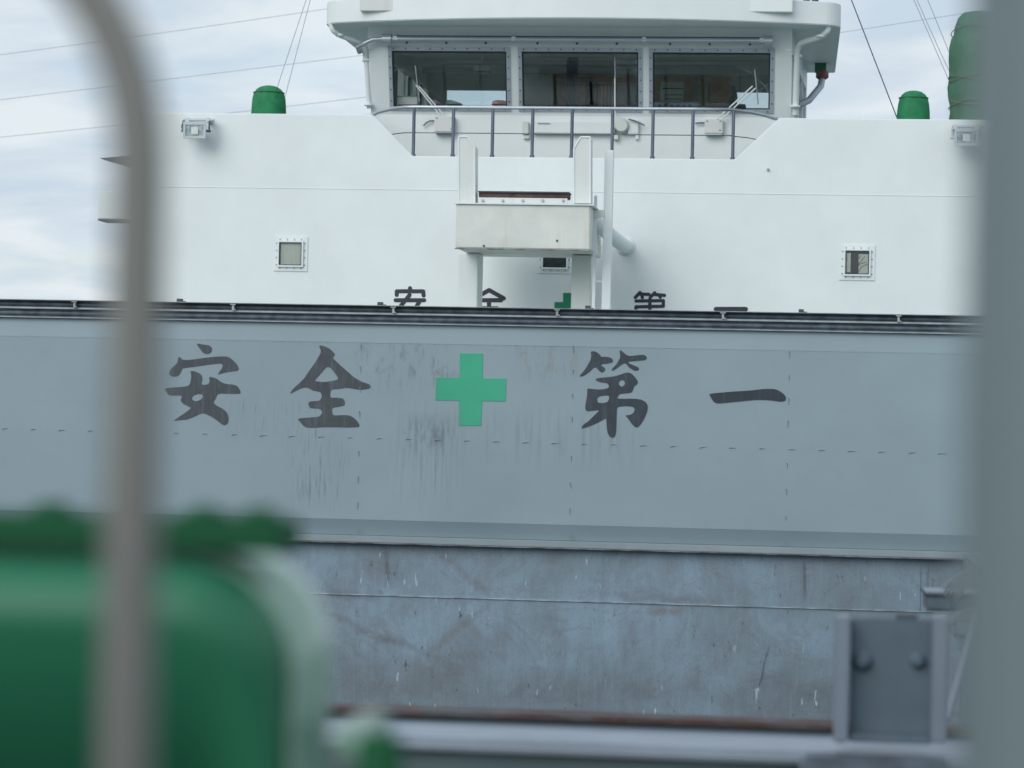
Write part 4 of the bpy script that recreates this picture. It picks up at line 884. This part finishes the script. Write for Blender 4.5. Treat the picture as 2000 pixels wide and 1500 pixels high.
# ------------------------------------------------------------------ things close to the camera
pd = 1.06
hr = thing('bent_handrail', 'blurred brownish bent handrail pipe close to the camera on the left', 'handrail', (P(262,1490,pd).x, pd, DECK))
s_ = pd/F; p0 = P(272, 320, pd); rad = 600*s_; x_ = p0.x
pts = [Vector((x_, pd, DECK+.01)), Vector((x_, pd, p0.z-.3)), Vector((x_, pd, p0.z-.05))]
for i in range(0, 25): a = math.pi*i/24; pts.append(Vector((x_-rad+rad*math.cos(a), pd, p0.z+rad*math.sin(a))))
pts += [Vector((x_-2*rad, pd, p0.z-.05)), Vector((x_-2*rad, pd, DECK+.01))]
mb = MB(); mb.tube(pts, .0119, 20); obj('rail_tube', mb, m_pipe, hr)
for q in (x_, x_-2*rad): mb = MB(); mb.lathe([(.04,0),(.04,.008),(.016,.012)], (q, pd, DECK), 16); obj('base_flange', mb, m_pipe, hr)
pl_ = thing('steel_pillar', 'blurred blue grey steel pillar close to the camera on the right', 'pillar', (P(1960,750,.95).x, .95, DECK))
xa = P(1899,750,.95).x
mb = MB(); mb.box(xa, xa+.07, .95, 1.02, DECK+.013, 9.6); obj('pillar_shaft', mb, m_pillar, pl_, bev=.008)
mb = MB(); mb.box(xa-.03, xa+.10, .92, 1.05, DECK, DECK+.012); obj('foot_plate', mb, m_pillar, pl_)
# green machine
gd = 1.62; dep = .14
gm = thing('green_machine', 'blurred glossy green machine housing with a bolted lid, bottom left', 'machine', (P(300,1490,gd).x, gd, DECK))
def g(px, py, D=gd): return P(px, py, D)
top = g(300,1078).z; rgt_ = g(568,1400).x; lf_ = rgt_-.40; bot = DECK+.05
rc = (g(568,1300).x-g(345,1300).x)
ol = [(lf_,bot),(rgt_,bot)]+[(rgt_-rc+rc*math.cos(R(a)), top-rc+rc*math.sin(R(a))) for a in range(0,91,9)]+[(lf_+rc-rc*math.sin(R(a)), top-rc+rc*math.cos(R(a))) for a in range(0,91,9)]
def inset(o, d):
    cx_ = sum(p[0] for p in o)/len(o); cz_ = sum(p[1] for p in o)/len(o); return [(x-(d if x > cx_ else -d), z-(d if z > cz_ else -d)) for x, z in o]
mb = MB(); n = len(ol)
ri = [[(x, gd+.037, z) for x,z in inset(ol,.006)], [(x, gd+.037, z) for x,z in inset(ol,.005)], [(x, gd+.012, z) for x,z in inset(ol,.004)], [(x, gd+.016, z) for x,z in ol], [(x, gd+dep, z) for x,z in ol]]
mb.add([p for r_ in ri for p in r_], [(j*n+i, j*n+(i+1)%n, (j+1)*n+(i+1)%n, (j+1)*n+i) for j in range(4) for i in range(n)], True)
mb.add(ri[0], [tuple(range(n))]); mb.add(ri[-1], [tuple(range(n))[::-1]])
obj('end_plate', mb, m_green_lit, gm)
xr_, xl_ = rgt_-.006, lf_+.006; zt2 = top-.004; rc2 = rc*.93; NX, NZ = 40, 30
def half(z):      # half width lost to the rounded corner at height z
    q = z-(zt2-rc2); return 0 if q <= 0 else rc2-math.sqrt(max(0, rc2*rc2-q*q))
mb = MB(); v = []
for j in range(NZ+1):
    z = zt2-.21*(j/NZ)**1.5
    for i in range(NX+1):
        u = .5-.5*math.cos(math.pi*i/NX); k_ = half(z); x = xl_+k_+(xr_-xl_-2*k_)*u
        qx, qz = abs(x-(xl_+xr_)/2)-((xr_-xl_)/2-rc2), z-(zt2-rc2)
        d = rc2-(math.hypot(max(qx,0), max(qz,0))+min(max(qx,qz),0)); d = min(max(d,0)/.05, 1)
        v.append((x, gd+.016-.05*math.sqrt(1-(1-d)**2)+3.0*(zt2-z)**2*d, z))
f = [(j*(NX+1)+i, j*(NX+1)+i+1, (j+1)*(NX+1)+i+1, (j+1)*(NX+1)+i) for j in range(NZ) for i in range(NX)]
mb.add(v, f, True); obj('belly', mb, m_green, gm)
mb = MB(); mb.box(lf_+.004, rgt_-.004, gd+.028, gd+.036, bot, top-.17); obj('stand_plate', mb, m_green_flange, gm)
fx1 = g(556,1035).x; z1, z0 = g(300,1013).z, g(300,1060).z
mb = MB(); mb.box(lf_-.02, fx1, gd-.005, gd+.06, top+.0006, z1); obj('lid_flange', mb, m_green_flange, gm, bev=.003)
for px in (75,380,488):
    c = g(px,1006); m_ = MB(); m_.lathe([(.016,0),(.016,.004),(.010,.005),(.008,.008)], (c.x, gd+.03, z1), 6); obj('bolt', m_, m_green_flange, gm)
mb = MB(); z2 = g(680,1425).z; mb.box(g(640,1450).x, g(706,1450).x, gd+.02, gd+.12, z2-.022, z2-.002); obj('foot_lug', mb, m_green_lit, gm, bev=.004)
c = g(742,1440,gd-.05); mb = MB(); mb.lathe([(.0145,-.2),(.0145,-.004),(.010,.002),(.001,.003)], (c.x, gd-.05, c.z), 16); obj('foot_bolt', mb, m_green_flange, gm)
mb = MB(); mb.box(lf_, rgt_+.03, gd-.03, gd+dep+.03, DECK, bot-.001); obj('base_frame', mb, m_green_flange, gm)
